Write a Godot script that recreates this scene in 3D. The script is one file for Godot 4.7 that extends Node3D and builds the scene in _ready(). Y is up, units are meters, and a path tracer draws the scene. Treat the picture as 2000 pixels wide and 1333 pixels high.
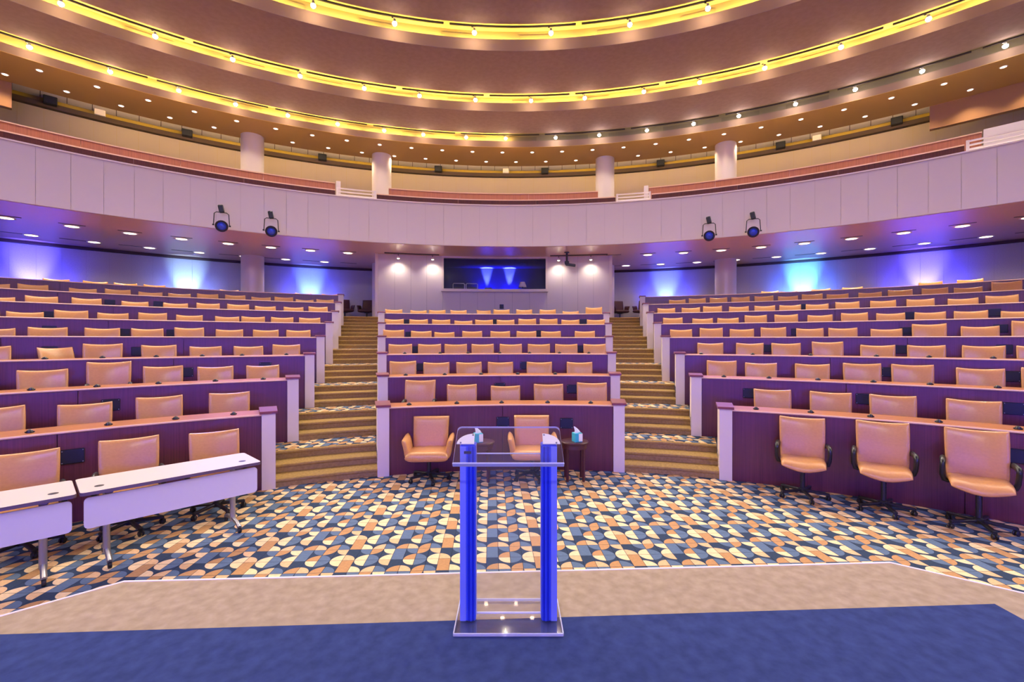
extends Node3D
# A round tiered auditorium seen from its stage. Angles are degrees about the room's centre: 0 is straight ahead (-Z), positive to the right.

const EYE := 2.05                         # camera height over the carpeted floor
const SEATS := Vector3(0.33, 0, 0.3)      # centre of the curved desk rows
const ROOF := Vector3(0.1, 0, 0)          # centre of balcony and ceiling rings
const STAGE := 0.17
const ROW_RADIUS := 7.57
const ROW_STEP := 1.336
const RISE := 0.36
const AXIS := -2.48                       # heading of the carpet weave and the stage edge
const LEFT_EDGE := [-28.36, -25.97, -24.25, -23.08, -22.13, -21.46, -21.11, -20.78]
const CENTRE_LEFT := [-18.05, -17.73, -17.53, -17.38, -17.21, -17.11, -17.0, -16.9]
const CENTRE_RIGHT := [10.77, 10.69, 10.54, 10.43, 10.51, 10.37, 10.35, 10.3]
const RIGHT_EDGE := [21.02, 18.57, 17.27, 16.02, 15.37, 14.74, 14.41, 14.18]
const SIDE_END := 60.0
const SOFFIT := 5.193                     # underside of the balcony
const ORDINAL := ["first", "second", "third", "fourth", "fifth", "sixth", "seventh", "eighth", "ninth", "tenth", "eleventh", "twelfth", "thirteenth", "fourteenth", "fifteenth", "sixteenth", "seventeenth", "eighteenth", "nineteenth", "twentieth", "twenty-first", "twenty-second", "twenty-third", "twenty-fourth", "twenty-fifth", "twenty-sixth", "twenty-seventh", "twenty-eighth", "twenty-ninth", "thirtieth", "thirty-first", "thirty-second"]
const CHAIRS_LEFT := [
	[[-48.3, 0.89], [-43.1, 0.88], [-37.9, 0.91], [-32.4, 0.91]],
	[[-49.6, 0.95], [-45.6, 0.91], [-41.5, 0.99], [-37.6, 0.89], [-33.4, 0.87], [-29.2, 0.87]],
	[[-48.7, 0.86], [-44.2, 0.85], [-41.9, 0.89], [-37.8, 0.86], [-34.1, 0.85], [-30.4, 0.85], [-27.0, 0.87]],
	[[-48.4, 0.82], [-45.3, 0.83], [-41.8, 0.84], [-38.6, 0.85], [-35.4, 0.87], [-32.1, 0.84], [-28.8, 0.84], [-25.7, 0.84]],
	[[-49.1, 0.81], [-46.6, 0.81], [-43.8, 0.86], [-41.1, 0.83], [-38.3, 0.86], [-35.4, 0.83], [-32.2, 0.83], [-29.9, 0.83], [-27.2, 0.83], [-24.5, 0.85]],
	[[-48.1, 0.82], [-45.6, 0.86], [-42.8, 0.88], [-39.5, 0.84], [-36.5, 0.85], [-33.8, 0.86], [-31.2, 0.87], [-28.7, 0.84], [-26.0, 0.84], [-23.5, 0.87]],
	[[-48.4, 0.84], [-46.1, 0.87], [-43.1, 0.85], [-40.7, 0.87], [-38.4, 0.84], [-36.1, 0.85], [-33.8, 0.86], [-31.4, 0.86], [-29.1, 0.83], [-26.9, 0.87], [-24.8, 0.82], [-22.7, 0.83]],
	[[-46.6, 0.76], [-44.7, 0.80], [-42.3, 0.82], [-40.2, 0.81], [-38.0, 0.80], [-33.8, 0.76], [-31.9, 0.78], [-26.7, 0.78], [-24.9, 0.77], [-22.2, 0.78]],
]
const CHAIRS_CENTRE := [
	[[-13.3, 1.00], [-8.2, 0.89], [-3.0, 0.88], [2.2, 0.89], [7.3, 0.92]],
	[[-14.7, 0.89], [-11.0, 0.86], [-7.0, 0.88], [-3.3, 0.87], [1.3, 0.88], [6.2, 0.87]],
	[[-14.9, 0.86], [-11.6, 0.86], [-8.5, 0.86], [-5.2, 0.86], [-1.8, 0.86], [1.5, 0.88], [4.9, 0.87], [8.3, 0.86]],
	[[-15.5, 0.87], [-12.4, 0.84], [-9.6, 0.82], [-6.3, 0.84], [-3.0, 0.84], [0.2, 0.84], [3.2, 0.85], [7.2, 0.84]],
	[[-15.3, 0.85], [-12.6, 0.83], [-9.9, 0.84], [-7.3, 0.82], [-4.7, 0.84], [-2.1, 0.84], [0.5, 0.87], [3.1, 0.86], [5.7, 0.85], [8.7, 0.85]],
	[[-15.3, 0.84], [-12.4, 0.85], [-10.3, 0.85], [-7.7, 0.85], [-4.3, 0.86], [-2.5, 0.87], [0.3, 0.86], [3.1, 0.86], [5.9, 0.80], [8.6, 0.93]],
]
const CHAIRS_RIGHT := [
	[[26.6, 0.89], [31.6, 0.90], [36.6, 0.90], [42.0, 0.91]],
	[[21.9, 0.92], [25.8, 0.89], [30.5, 0.89], [34.7, 0.92], [38.4, 0.92], [42.9, 0.91], [46.8, 0.92]],
	[[21.1, 0.91], [25.0, 0.91], [28.5, 0.89], [32.2, 0.92], [36.1, 0.87], [39.7, 0.87], [43.3, 0.87], [46.7, 0.88]],
	[[18.3, 0.86], [21.4, 0.90], [24.5, 0.86], [27.6, 0.89], [30.9, 0.86], [33.7, 0.87], [37.1, 0.85], [40.1, 0.92], [43.4, 0.88], [46.4, 0.97]],
	[[17.6, 0.87], [20.7, 0.84], [23.3, 0.85], [26.1, 0.90], [29.0, 0.90], [31.9, 0.86], [34.8, 0.90], [37.6, 0.86], [40.3, 0.87], [43.0, 0.86], [45.9, 0.85]],
	[[17.0, 0.87], [19.6, 0.88], [21.9, 0.89], [24.6, 0.87], [27.1, 0.87], [29.4, 0.87], [31.8, 0.88], [34.4, 0.89], [37.2, 0.89], [39.9, 0.89], [42.7, 0.88], [45.1, 0.89]],
	[[18.3, 0.87], [20.5, 0.89], [22.7, 0.89], [24.9, 0.89], [27.2, 0.89], [29.4, 0.88], [31.5, 0.90], [33.7, 0.88], [36.3, 0.88], [38.6, 0.90], [41.0, 0.91], [43.2, 0.88], [45.5, 0.95]],
	[[27.8, 0.80], [29.6, 0.80], [32.4, 0.81], [35.0, 0.82], [40.8, 0.84], [43.4, 0.84]],
]
const OUTLETS := [
	[[-43.9, 0.75], [-3.6, 0.76], [4.0, 0.74], [44.5, 0.76]],
	[[-41.4, 1.15], [-3.6, 1.17], [5.1, 1.14], [24.5, 1.15], [34.5, 1.15], [44.6, 1.15]],
	[[-35.8, 1.49], [-29.0, 1.55], [-12.7, 1.48], [-0.3, 1.50], [36.8, 1.50], [44.8, 1.50]],
	[[-39.4, 1.84], [-45.2, 1.86], [-13.2, 1.82], [6.6, 1.84], [26.9, 1.87], [37.9, 1.87], [44.7, 1.89]],
	[[-40.4, 2.20], [-36.8, 2.20], [-45.2, 2.24], [-13.7, 2.19], [1.8, 2.24], [29.7, 2.24], [38.6, 2.24], [44.7, 2.27]],
	[[-45.3, 2.58], [-13.9, 2.57], [-3.4, 2.60], [7.3, 2.60], [39.0, 2.63], [44.5, 2.64]],
	[[-41.3, 2.97], [-37.8, 2.98], [30.6, 3.00]],
]
const MICROPHONES := [
	[-46.4, -41.6, -36.8, -32.1, -14.5, -9.0, -3.7, 1.8, 6.9, 24.7, 29.7, 34.6, 39.5, 44.4],
	[-46.3, -42.3, -38.0, -33.5, -29.3, -14.6, -10.1, -5.8, -1.4, 3.1, 22.0, 26.4, 30.8, 35.3, 39.4, 43.7],
	[-45.5, -41.9, -38.1, -34.5, -31.1, -27.0, -14.5, -10.4, -7.1, -3.3, 0.3, 3.9, 7.4, 20.0, 25.2, 30.5, 35.9, 39.7, 43.8],
]

# tuning of the light
const LAMP_POWER := 8.2
const COVE_POWER := 4.6
const DOWN_POWER := 4.6
const WASH_WHITE := 8.0
const WASH_BLUE := 20.0
const FLOOD_POWER := 100.0
const UP_POWER := 3.6
const TILE_POWER := 3.6
const EXPOSURE := 1.0

func _ready() -> void:
	var cam := Camera3D.new()
	cam.name = "camera"
	add_child(cam)
	cam.position = Vector3(0, EYE, 0)
	cam.rotation_degrees.x = -0.127
	cam.fov = 73.05
	cam.near = 0.05
	cam.far = 120.0
	cam.current = true
	var env := Environment.new()
	env.background_mode = Environment.BG_COLOR
	env.background_color = Color(0.02, 0.02, 0.025)
	env.tonemap_mode = Environment.TONE_MAPPER_LINEAR
	env.tonemap_exposure = EXPOSURE
	env.sdfgi_enabled = true
	env.ssao_enabled = true
	env.ssil_enabled = true
	var w := WorldEnvironment.new()
	w.name = "environment"
	w.environment = env
	add_child(w)
	make_materials()
	build_stage_lights()
	build_floor()
	build_shell()
	build_lamps()
	build_downlights()
	build_tile_lights()
	build_wall_lights()
	build_balcony()
	build_desks()
	build_row_chairs()
	build_front_chairs()
	build_lectern()
	build_front_things()

var M := {}
var taken := {}


# ---------------------------------------------------------------- helpers
func numbered(called: String) -> String:
	var n: int = taken.get(called, 0)
	taken[called] = n + 1
	return called if n == 0 else "%s_%03d" % [called, n]

func tag(o: Node3D, label: String, category: String, group := "", kind := "") -> Node3D:
	if label: o.set_meta("label", label)
	if category: o.set_meta("category", category)
	if group: o.set_meta("group", group)
	if kind: o.set_meta("kind", kind)
	return o

func thing(called: String, label: String, category: String, at := Vector3.ZERO, turn := 0.0, group := "") -> Node3D:
	var o := Node3D.new()
	o.name = numbered(called)
	o.set_meta("kind_name", called)
	add_child(o)
	o.position = at
	o.rotation.y = turn
	return tag(o, label, category, group)

func setting(called: String, label: String, category: String) -> Node3D:
	return tag(thing(called, label, category), "", "", "", "structure")

func part(called: String, mesh: Mesh, material: Material, parent: Node3D, at := Vector3.ZERO) -> MeshInstance3D:
	var o := MeshInstance3D.new()
	o.name = called
	o.mesh = mesh
	o.material_override = material
	o.position = at
	parent.add_child(o, true)
	return o

func solo(called: String, mesh: Mesh, material: Material, label: String, category: String, at := Vector3.ZERO, turn := 0.0, group := "", kind := "") -> MeshInstance3D:
	var o := MeshInstance3D.new()
	o.name = numbered(called)
	o.mesh = mesh
	o.material_override = material
	add_child(o)
	o.position = at
	o.rotation.y = turn
	tag(o, label, category, group, kind)
	return o

func again(o: Node3D, label: String, at: Vector3, turn := 0.0) -> Node3D:
	var c: Node3D = o.duplicate()
	c.name = numbered(String(o.get_meta("kind_name")))
	add_child(c)
	c.position = at
	c.rotation.y = turn
	c.set_meta("label", label)
	return c

func begin() -> SurfaceTool:
	var st := SurfaceTool.new()
	st.begin(Mesh.PRIMITIVE_TRIANGLES)
	return st

func tri(st: SurfaceTool, p: Array, n: Array, uv: Array) -> void:
	var order := [0, 1, 2]
	if (p[1] - p[0]).cross(p[2] - p[0]).dot(n[0] + n[1] + n[2]) > 0.0: order = [0, 2, 1]
	for i in order:
		st.set_normal(n[i]); st.set_uv(uv[i]); st.add_vertex(p[i])

func quad(st: SurfaceTool, p: Array, n: Array, uv: Array) -> void:
	tri(st, [p[0], p[1], p[2]], [n[0], n[1], n[2]], [uv[0], uv[1], uv[2]])
	tri(st, [p[0], p[2], p[3]], [n[0], n[2], n[3]], [uv[0], uv[2], uv[3]])

func flat(st: SurfaceTool, p: Array, away: Vector3, size := 1.0) -> void:
	# flat polygon (convex); its normal points away from the point given
	var n: Vector3 = (p[1] - p[0]).cross(p[2] - p[0]).normalized()
	if n.dot(p[0] - away) < 0.0: n = -n
	var a := n.abs()
	for i in range(1, p.size() - 1):
		var uv := []
		var q := [p[0], p[i], p[i + 1]]
		for v in q:
			uv.append((Vector2(v.x, v.z) if a.y > a.x and a.y > a.z else (Vector2(v.x, -v.y) if a.z > a.x else Vector2(v.z, -v.y))) * size)
		tri(st, q, [n, n, n], uv)

func pol(c: Vector3, r: float, deg: float, y: float) -> Vector3:
	var a := deg_to_rad(deg)
	return Vector3(c.x + r * sin(a), y, c.z - r * cos(a))

func weave(p: Vector3) -> Vector2:
	# where a point falls on the carpet's repeat of eight by four cells
	var a := deg_to_rad(AXIS)
	var u := p.x * cos(a) + p.z * sin(a)
	var v := p.x * sin(a) - p.z * cos(a)
	return Vector2((u + 0.498) / 0.8905, 0.5 - (v - 4.33) / 0.445)

# a closed profile of (radius, height) points, counter-clockwise, swept round a centre
func sweep(profile: Array, c: Vector3, from: float, to: float, carpet := false, st: SurfaceTool = null) -> Mesh:
	var mine := st == null
	if mine: st = begin()
	var far := 0.0
	for p in profile: far = maxf(far, p.x)
	var steps := maxi(1, ceili(absf(to - from) / (1.6 if far > 4.0 else 8.0)))
	for k in steps:
		var a := lerpf(from, to, float(k) / steps)
		var b := lerpf(from, to, float(k + 1) / steps)
		var along := 0.0
		for i in profile.size():
			var p: Vector2 = profile[i]
			var q: Vector2 = profile[(i + 1) % profile.size()]
			var d := q - p
			if d.length() < 1e-5: continue
			var na := Vector3(d.y * sin(deg_to_rad(a)), -d.x, -d.y * cos(deg_to_rad(a))).normalized()
			var nb := Vector3(d.y * sin(deg_to_rad(b)), -d.x, -d.y * cos(deg_to_rad(b))).normalized()
			var v := [pol(c, p.x, a, p.y), pol(c, p.x, b, p.y), pol(c, q.x, b, q.y), pol(c, q.x, a, q.y)]
			var uv := [Vector2(far * deg_to_rad(a), along), Vector2(far * deg_to_rad(b), along), Vector2(far * deg_to_rad(b), along + d.length()), Vector2(far * deg_to_rad(a), along + d.length())]
			if carpet: uv = [weave(v[0]), weave(v[1]), weave(v[2]), weave(v[3])]
			quad(st, v, [na, nb, nb, na], uv)
			along += d.length()
	if absf(to - from) < 359.9:
		var flatp := PackedVector2Array(profile)
		var idx := Geometry2D.triangulate_polygon(flatp)
		for e in [[from, -1.0], [to, 1.0]]:
			var ang := deg_to_rad(e[0])
			var n := Vector3(cos(ang), 0, sin(ang)) * float(e[1])
			for i in range(0, idx.size(), 3):
				var v := []
				var uv := []
				for j in 3:
					var q := flatp[idx[i + j]]
					v.append(pol(c, q.x, e[0], q.y)); uv.append(Vector2(q.x, -q.y))
				tri(st, v, [n, n, n], uv)
	return st.commit() if mine else null

func ring(r0: float, r1: float, y0: float, y1: float) -> Array:
	return [Vector2(r0, y0), Vector2(r1, y0), Vector2(r1, y1), Vector2(r0, y1)]

# box with chamfered edges, added to a SurfaceTool
func chamfer(st: SurfaceTool, at: Vector3, size: Vector3, b := 0.006, turn := Basis.IDENTITY, taper := Vector2.ONE) -> void:
	var h := size / 2.0
	b = minf(b, minf(h.x, minf(h.y, h.z)) * 0.9)
	var f := func(x: float, y: float, z: float) -> Vector3:
		var s := Vector2.ONE.lerp(taper, (y / h.y + 1.0) / 2.0)
		return at + turn * Vector3(x * s.x, y, z * s.y)
	for axis in 3:
		for s in [-1.0, 1.0]:
			var face := []
			for uvs in [[-1, -1], [1, -1], [1, 1], [-1, 1]]:
				var v := Vector3.ZERO
				v[axis] = h[axis] * s
				v[(axis + 1) % 3] = (h[(axis + 1) % 3] - b) * uvs[0]
				v[(axis + 2) % 3] = (h[(axis + 2) % 3] - b) * uvs[1]
				face.append(f.call(v.x, v.y, v.z))
			flat(st, face, at)
		for s in [-1.0, 1.0]:
			for t in [-1.0, 1.0]:
				var e := []
				for k in [[0, -1], [0, 1], [1, 1], [1, -1]]:
					var v := Vector3.ZERO
					v[axis] = (h[axis] - b) * k[1]
					v[(axis + 1) % 3] = (h[(axis + 1) % 3] - (0.0 if k[0] == 0 else b)) * s
					v[(axis + 2) % 3] = (h[(axis + 2) % 3] - (b if k[0] == 0 else 0.0)) * t
					e.append(f.call(v.x, v.y, v.z))
				flat(st, e, at)
	for i in 8:
		var s := Vector3(1 if i & 1 else -1, 1 if i & 2 else -1, 1 if i & 4 else -1)
		var g := h - Vector3.ONE * b
		flat(st, [f.call(h.x * s.x, g.y * s.y, g.z * s.z), f.call(g.x * s.x, h.y * s.y, g.z * s.z), f.call(g.x * s.x, g.y * s.y, h.z * s.z)], at)

func box(size: Vector3, b := 0.006, at := Vector3.ZERO, turn := Basis.IDENTITY, taper := Vector2.ONE) -> Mesh:
	var st := begin()
	chamfer(st, at, size, b, turn, taper)
	return st.commit()

# profile of (radius, height) turned round the y axis
func lathe(profile: Array, sides := 20, at := Vector3.ZERO, turn := Basis.IDENTITY, st: SurfaceTool = null) -> Mesh:
	var mine := st == null
	if mine: st = begin()
	for k in sides:
		var a := TAU * k / sides
		var b := TAU * (k + 1) / sides
		for i in profile.size() - 1:
			var p: Vector2 = profile[i]
			var q: Vector2 = profile[i + 1]
			var d := q - p
			if d.length() < 1e-6: continue
			var na := turn * Vector3(d.y * cos(a), -d.x, d.y * sin(a)).normalized()
			var nb := turn * Vector3(d.y * cos(b), -d.x, d.y * sin(b)).normalized()
			var v := [at + turn * Vector3(p.x * cos(a), p.y, p.x * sin(a)), at + turn * Vector3(p.x * cos(b), p.y, p.x * sin(b)), at + turn * Vector3(q.x * cos(b), q.y, q.x * sin(b)), at + turn * Vector3(q.x * cos(a), q.y, q.x * sin(a))]
			var uv := [Vector2(a, p.y), Vector2(b, p.y), Vector2(b, q.y), Vector2(a, q.y)]
			if p.x > 1e-5: tri(st, [v[0], v[1], v[2]], [na, nb, nb], [uv[0], uv[1], uv[2]])
			if q.x > 1e-5: tri(st, [v[0], v[2], v[3]], [na, nb, na], [uv[0], uv[2], uv[3]])
	return st.commit() if mine else null

func rod(r: float, h: float, sides := 16, b := 0.003) -> Array:
	return [Vector2(0, 0), Vector2(r - b, 0), Vector2(r, b), Vector2(r, h - b), Vector2(r - b, h), Vector2(0, h)]

# round tube along points; radii may differ
func tube(points: Array, radius: float, sides := 8, squash := Vector2.ONE, st: SurfaceTool = null) -> Mesh:
	var mine := st == null
	if mine: st = begin()
	var rings := []
	for i in points.size():
		var d: Vector3 = (points[mini(i + 1, points.size() - 1)] - points[maxi(i - 1, 0)]).normalized()
		var x := d.cross(Vector3(0.13, 0.2, 0.97)).normalized()
		if absf(d.z) > 0.9: x = d.cross(Vector3.UP).normalized()
		var y := x.cross(d).normalized()
		var r := []
		for k in sides:
			var a := TAU * k / sides
			var n := x * cos(a) * squash.x + y * sin(a) * squash.y
			r.append([points[i] + n * radius, (x * cos(a) + y * sin(a)).normalized()])
		rings.append(r)
	for i in rings.size() - 1:
		for k in sides:
			var j := (k + 1) % sides
			var a: Array = rings[i][k]
			var b: Array = rings[i][j]
			var c: Array = rings[i + 1][j]
			var d: Array = rings[i + 1][k]
			quad(st, [a[0], b[0], c[0], d[0]], [a[1], b[1], c[1], d[1]], [Vector2.ZERO, Vector2.RIGHT, Vector2.ONE, Vector2.DOWN])
	for e in [0, rings.size() - 1]:
		var n: Vector3 = (points[e] - points[1 if e == 0 else e - 1]).normalized()
		for k in sides:
			tri(st, [points[e], rings[e][k][0], rings[e][(k + 1) % sides][0]], [n, n, n], [Vector2.ZERO, Vector2.RIGHT, Vector2.ONE])
	return st.commit() if mine else null

# an upholstered slab: `shape` takes (u, v, side) in -1..1 and gives a point; both sheets meet at the rim
func cushion(shape: Callable, nu := 14, nv := 12) -> Mesh:
	var st := begin()
	st.set_smooth_group(0)
	for side in [1.0, -1.0]:
		for i in nu:
			for j in nv:
				var q := []
				for k in [[0, 0], [1, 0], [1, 1], [0, 1]]:
					# crowd the grid towards the rim, where the slab rounds over
					var u := sin((2.0 * (i + k[0]) / nu - 1.0) * PI / 2)
					var v := sin((2.0 * (j + k[1]) / nv - 1.0) * PI / 2)
					q.append([shape.call(u, v, side), Vector2(u, v)])
				var order := [0, 1, 2, 0, 2, 3] if side < 0 else [0, 2, 1, 0, 3, 2]
				for k in order:
					st.set_uv(q[k][1]); st.add_vertex(q[k][0])
	st.index()
	st.generate_normals()
	return st.commit()

func spot(parent: Node3D, at: Vector3, towards: Vector3, energy: float, colour: Color, angle: float, blend := 0.6, size := 0.05) -> SpotLight3D:
	var l := SpotLight3D.new()
	l.name = "light"
	parent.add_child(l, true)
	l.position = at
	var up := Vector3.UP if absf(towards.normalized().y) < 0.98 else Vector3.FORWARD
	l.basis = Basis.looking_at(towards, up)
	l.light_energy = energy
	l.light_color = colour
	l.spot_angle = angle
	l.spot_angle_attenuation = blend
	l.spot_range = 45.0
	l.spot_attenuation = 2.0
	l.light_size = size
	l.shadow_enabled = true
	return l


# ---------------------------------------------------------------- materials
func mat(called: String, colour: Color, rough := 0.6, metal := 0.0, spec := 0.5) -> StandardMaterial3D:
	var m := StandardMaterial3D.new()
	m.resource_name = called
	m.albedo_color = colour
	m.roughness = rough
	m.metallic = metal
	m.metallic_specular = spec
	M[called] = m
	return m

func glow(called: String, colour: Color, energy: float) -> StandardMaterial3D:
	var m := mat(called, Color(0.9, 0.9, 0.9), 0.4)
	m.emission_enabled = true
	m.emission = colour
	m.emission_energy_multiplier = energy
	return m

func mottled(m: StandardMaterial3D, frequency: float, low: Color, high: Color, scale: float, noise_seed: int) -> void:
	var n := FastNoiseLite.new()
	n.seed = noise_seed
	n.frequency = frequency
	n.fractal_octaves = 5
	var t := NoiseTexture2D.new()
	t.noise = n
	t.width = 512
	t.height = 512
	t.seamless = true
	var g := Gradient.new()
	g.set_color(0, low)
	g.set_color(1, high)
	t.color_ramp = g
	m.albedo_texture = t
	m.uv1_triplanar = true
	m.uv1_world_triplanar = true
	m.uv1_scale = Vector3.ONE * scale

func grain(m: StandardMaterial3D, contrast: float, along_v: bool, scale: Vector2, noise_seed: int) -> void:
	var n := FastNoiseLite.new()
	n.seed = noise_seed
	n.frequency = 0.02
	n.fractal_octaves = 4
	var im := Image.create(512, 512, false, Image.FORMAT_RGB8)
	for y in 512:
		for x in 512:
			# mirrored so that the picture repeats without a seam
			var s := absf(x - 256.0) * 6.0
			var l := absf(y - 256.0) * 0.12
			var v := n.get_noise_2d(s, l) * 0.6 + n.get_noise_2d(s * 5.0 + 900.0, l * 2.0) * 0.4
			var k := clampf(0.86 + v * contrast, 0.0, 1.0)
			im.set_pixel(x if along_v else y, y if along_v else x, Color(k, k * 0.98, k * 0.96))
	m.albedo_texture = ImageTexture.create_from_image(im)
	m.uv1_scale = Vector3(scale.x, scale.y, 1)

# the printed carpet: quarter discs, leaves and bars on navy, eight cells by four
func carpet_picture() -> ImageTexture:
	var navy := Color8(56, 70, 92)
	var blue := Color8(98, 118, 144)
	var tan_ := Color8(190, 146, 100)
	var cream := Color8(240, 212, 164)
	var peach := Color8(222, 184, 138)
	# each cell: colour and the corner that is the centre of its quarter disc (tl, tr, bl, br), "bar" for a full cell
	var rows := [
		[["n", ""], ["b", "tr"], ["t", "tl"], ["c", "tr"], ["b", "bar"], ["b", "tr"], ["t", "tl"], ["p", "tr"]],
		[["p", "bl"], ["c", "br"], ["b", "bl"], ["c", "br"], ["b", "bar"], ["t", "br"], ["b", "bl"], ["c", "br"]],
		[["t", "bar"], ["c", "tr"], ["b", "tl"], ["p", "tr"], ["n", ""], ["c", "tr"], ["b", "tl"], ["c", "tr"]],
		[["t", "bar"], ["c", "bl"], ["p", "br"], ["b", "bl"], ["t", "br"], ["p", "bl"], ["t", "br"], ["b", "bl"]],
	]
	var tone := {"n": navy, "b": blue, "t": tan_, "c": cream, "p": peach}
	var size := 96
	var im := Image.create(size * 8, size * 4, false, Image.FORMAT_RGB8)
	var n := FastNoiseLite.new()
	n.seed = 5
	n.frequency = 0.05
	for y in size * 4:
		for x in size * 8:
			var cell: Array = rows[y / size][x / size]
			var u := (x % size + 0.5) / size
			var v := (y % size + 0.5) / size
			var c := navy
			if cell[1] == "bar":
				c = tone[cell[0]]
			elif cell[1]:
				var d := Vector2(u - (1.0 if cell[1].ends_with("r") else 0.0), v - (1.0 if cell[1].begins_with("b") else 0.0)).length()
				c = navy.lerp(tone[cell[0]], clampf((0.985 - d) * 40.0, 0.0, 1.0))
			var seam_x := minf(u, 1.0 - u)
			var seam_y := v if (y / size) % 2 == 0 else 1.0 - v
			if minf(seam_x, seam_y) < 0.022 and cell[1]: c = c.lerp(Color8(30, 38, 52), 0.75)
			im.set_pixel(x, y, c * (1.0 + 0.10 * n.get_noise_2d(x * 0.5, y * 2.0)))
	return ImageTexture.create_from_image(im)

func make_materials() -> void:
	var m := mat("patterned_carpet", Color(1, 1, 1), 0.95, 0.0, 0.2)
	m.albedo_texture = carpet_picture()
	m = mat("gold_stair_carpet", Color8(178, 146, 90), 0.95, 0.0, 0.2)
	mottled(m, 0.03, Color(0.78, 0.78, 0.78), Color(1, 1, 1), 1.3, 3)
	m = mat("tan_carpet", Color8(176, 158, 134), 0.95, 0.0, 0.2)
	mottled(m, 0.02, Color(0.86, 0.85, 0.83), Color(1, 1, 1), 0.8, 8)
	m = mat("blue_carpet", Color8(60, 74, 122), 0.95, 0.0, 0.2)
	mottled(m, 0.02, Color(0.82, 0.82, 0.84), Color(1, 1, 1), 0.7, 21)
	mat("tier_carpet", Color8(70, 72, 90), 0.95, 0.0, 0.2)
	m = mat("mahogany", Color8(114, 56, 62), 0.3, 0.0, 0.52)
	grain(m, 0.30, true, Vector2(0.9, 0.5), 11)
	m = mat("desk_wood", Color8(196, 120, 56), 0.35, 0.0, 0.45)
	grain(m, 0.35, false, Vector2(0.5, 0.9), 13)
	m = mat("desk_edge", Color8(228, 188, 162), 0.35)
	mat("cap_wood", Color8(124, 62, 62), 0.35)
	mat("pilaster_cream", Color8(226, 212, 208), 0.6)
	mat("white_panel", Color8(214, 202, 204), 0.75)
	mat("panel_gap", Color8(176, 164, 168), 0.9)
	mat("bulkhead_brown", Color8(168, 122, 78), 0.7)
	m = mat("wall_fabric", Color8(206, 200, 206), 0.85)
	mottled(m, 0.08, Color(0.88, 0.88, 0.88), Color(1, 1, 1), 0.9, 31)
	m = mat("upper_panel", Color8(190, 170, 144), 0.8)
	m = mat("brown_ceiling", Color8(150, 122, 110), 0.9, 0.0, 0.25)
	mottled(m, 0.03, Color(0.93, 0.92, 0.91), Color(1, 1, 1), 0.3, 40)
	mat("brown_lip", Color8(150, 120, 98), 0.85, 0.0, 0.25)
	mat("cove_paint", Color8(142, 124, 92), 0.8, 0.0, 0.2)
	mat("outer_ceiling", Color8(196, 152, 82), 0.55, 0.0, 0.4)
	mat("soffit_paint", Color8(232, 190, 176), 0.22, 0.0, 0.6)
	mat("slot_dark", Color8(70, 48, 48), 0.8)
	mat("tile_white", Color8(226, 216, 214), 0.85)
	mat("beam_brown", Color8(78, 58, 40), 0.7)
	mat("olive_band", Color8(190, 160, 60), 0.8)
	mat("column_white", Color8(228, 214, 208), 0.35)
	m = mat("balcony_wood", Color8(206, 130, 96), 0.4)
	grain(m, 0.13, true, Vector2(0.5, 0.5), 17)
	m = mat("balcony_dark_wood", Color8(92, 44, 34), 0.4)
	grain(m, 0.3, true, Vector2(0.5, 0.5), 18)
	mat("trim_white", Color8(238, 226, 220), 0.5)
	m = mat("tan_leather", Color8(216, 158, 96), 0.3, 0.0, 0.5)
	mottled(m, 0.03, Color(0.93, 0.91, 0.89), Color(1, 1, 1), 2.0, 50)
	mat("leather_piping", Color8(226, 160, 100), 0.35)
	mat("dark_red_leather", Color8(70, 34, 40), 0.4)
	mat("black_plastic", Color8(24, 24, 30), 0.38)
	mat("black_box", Color8(16, 20, 34), 0.5)
	mat("box_screw", Color8(170, 170, 180), 0.3, 0.8)
	mat("steel", Color8(176, 176, 186), 0.35, 0.85)
	mat("track_dark", Color8(58, 44, 36), 0.6)
	mat("fixture_grey", Color8(180, 172, 160), 0.45, 0.3)
	mat("chrome", Color8(220, 220, 226), 0.15, 0.9)
	mat("table_white", Color8(208, 194, 184), 0.4)
	mat("table_panel", Color8(214, 208, 222), 0.5)
	mat("table_edge", Color8(96, 78, 92), 0.5)
	mat("dark_wood", Color8(74, 34, 36), 0.35)
	mat("tissue_box_cyan", Color8(60, 186, 204), 0.6)
	m = mat("tissue_paper", Color8(246, 246, 244), 0.9)
	mat("lectern_blue", Color8(70, 96, 250), 0.3, 0.3)
	mat("lectern_pale_blue", Color8(132, 146, 255), 0.35)
	mat("lectern_channel", Color8(24, 44, 200), 0.4, 0.15)
	mat("lectern_plate", Color8(244, 240, 226), 0.45)
	mat("badge_dark", Color8(34, 38, 70), 0.4)
	m = mat("acrylic", Color(0.93, 0.94, 1.0, 0.02), 0.03)
	m.transparency = BaseMaterial3D.TRANSPARENCY_ALPHA
	m = mat("acrylic_edge", Color(0.9, 0.91, 1.0, 0.7), 0.12)
	m.transparency = BaseMaterial3D.TRANSPARENCY_ALPHA
	m = mat("window_glass", Color(0.8, 0.85, 1.0, 0.03), 0.03, 0.0, 0.2)
	m.transparency = BaseMaterial3D.TRANSPARENCY_ALPHA
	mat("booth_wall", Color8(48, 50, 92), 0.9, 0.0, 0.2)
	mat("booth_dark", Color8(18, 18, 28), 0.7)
	mat("lens_blue", Color8(60, 90, 220), 0.1, 0.2)
	m = glow("bulb_warm", Color8(255, 236, 204), 80.0)
	m = glow("bulb_small", Color8(255, 240, 214), 12.0)
	m = glow("bulb_white", Color8(255, 250, 244), 80.0)
	m = glow("downlight_face", Color8(255, 232, 206), 4.0)
	m = glow("cove_strip", Color8(255, 220, 96), 3.0)
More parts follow.
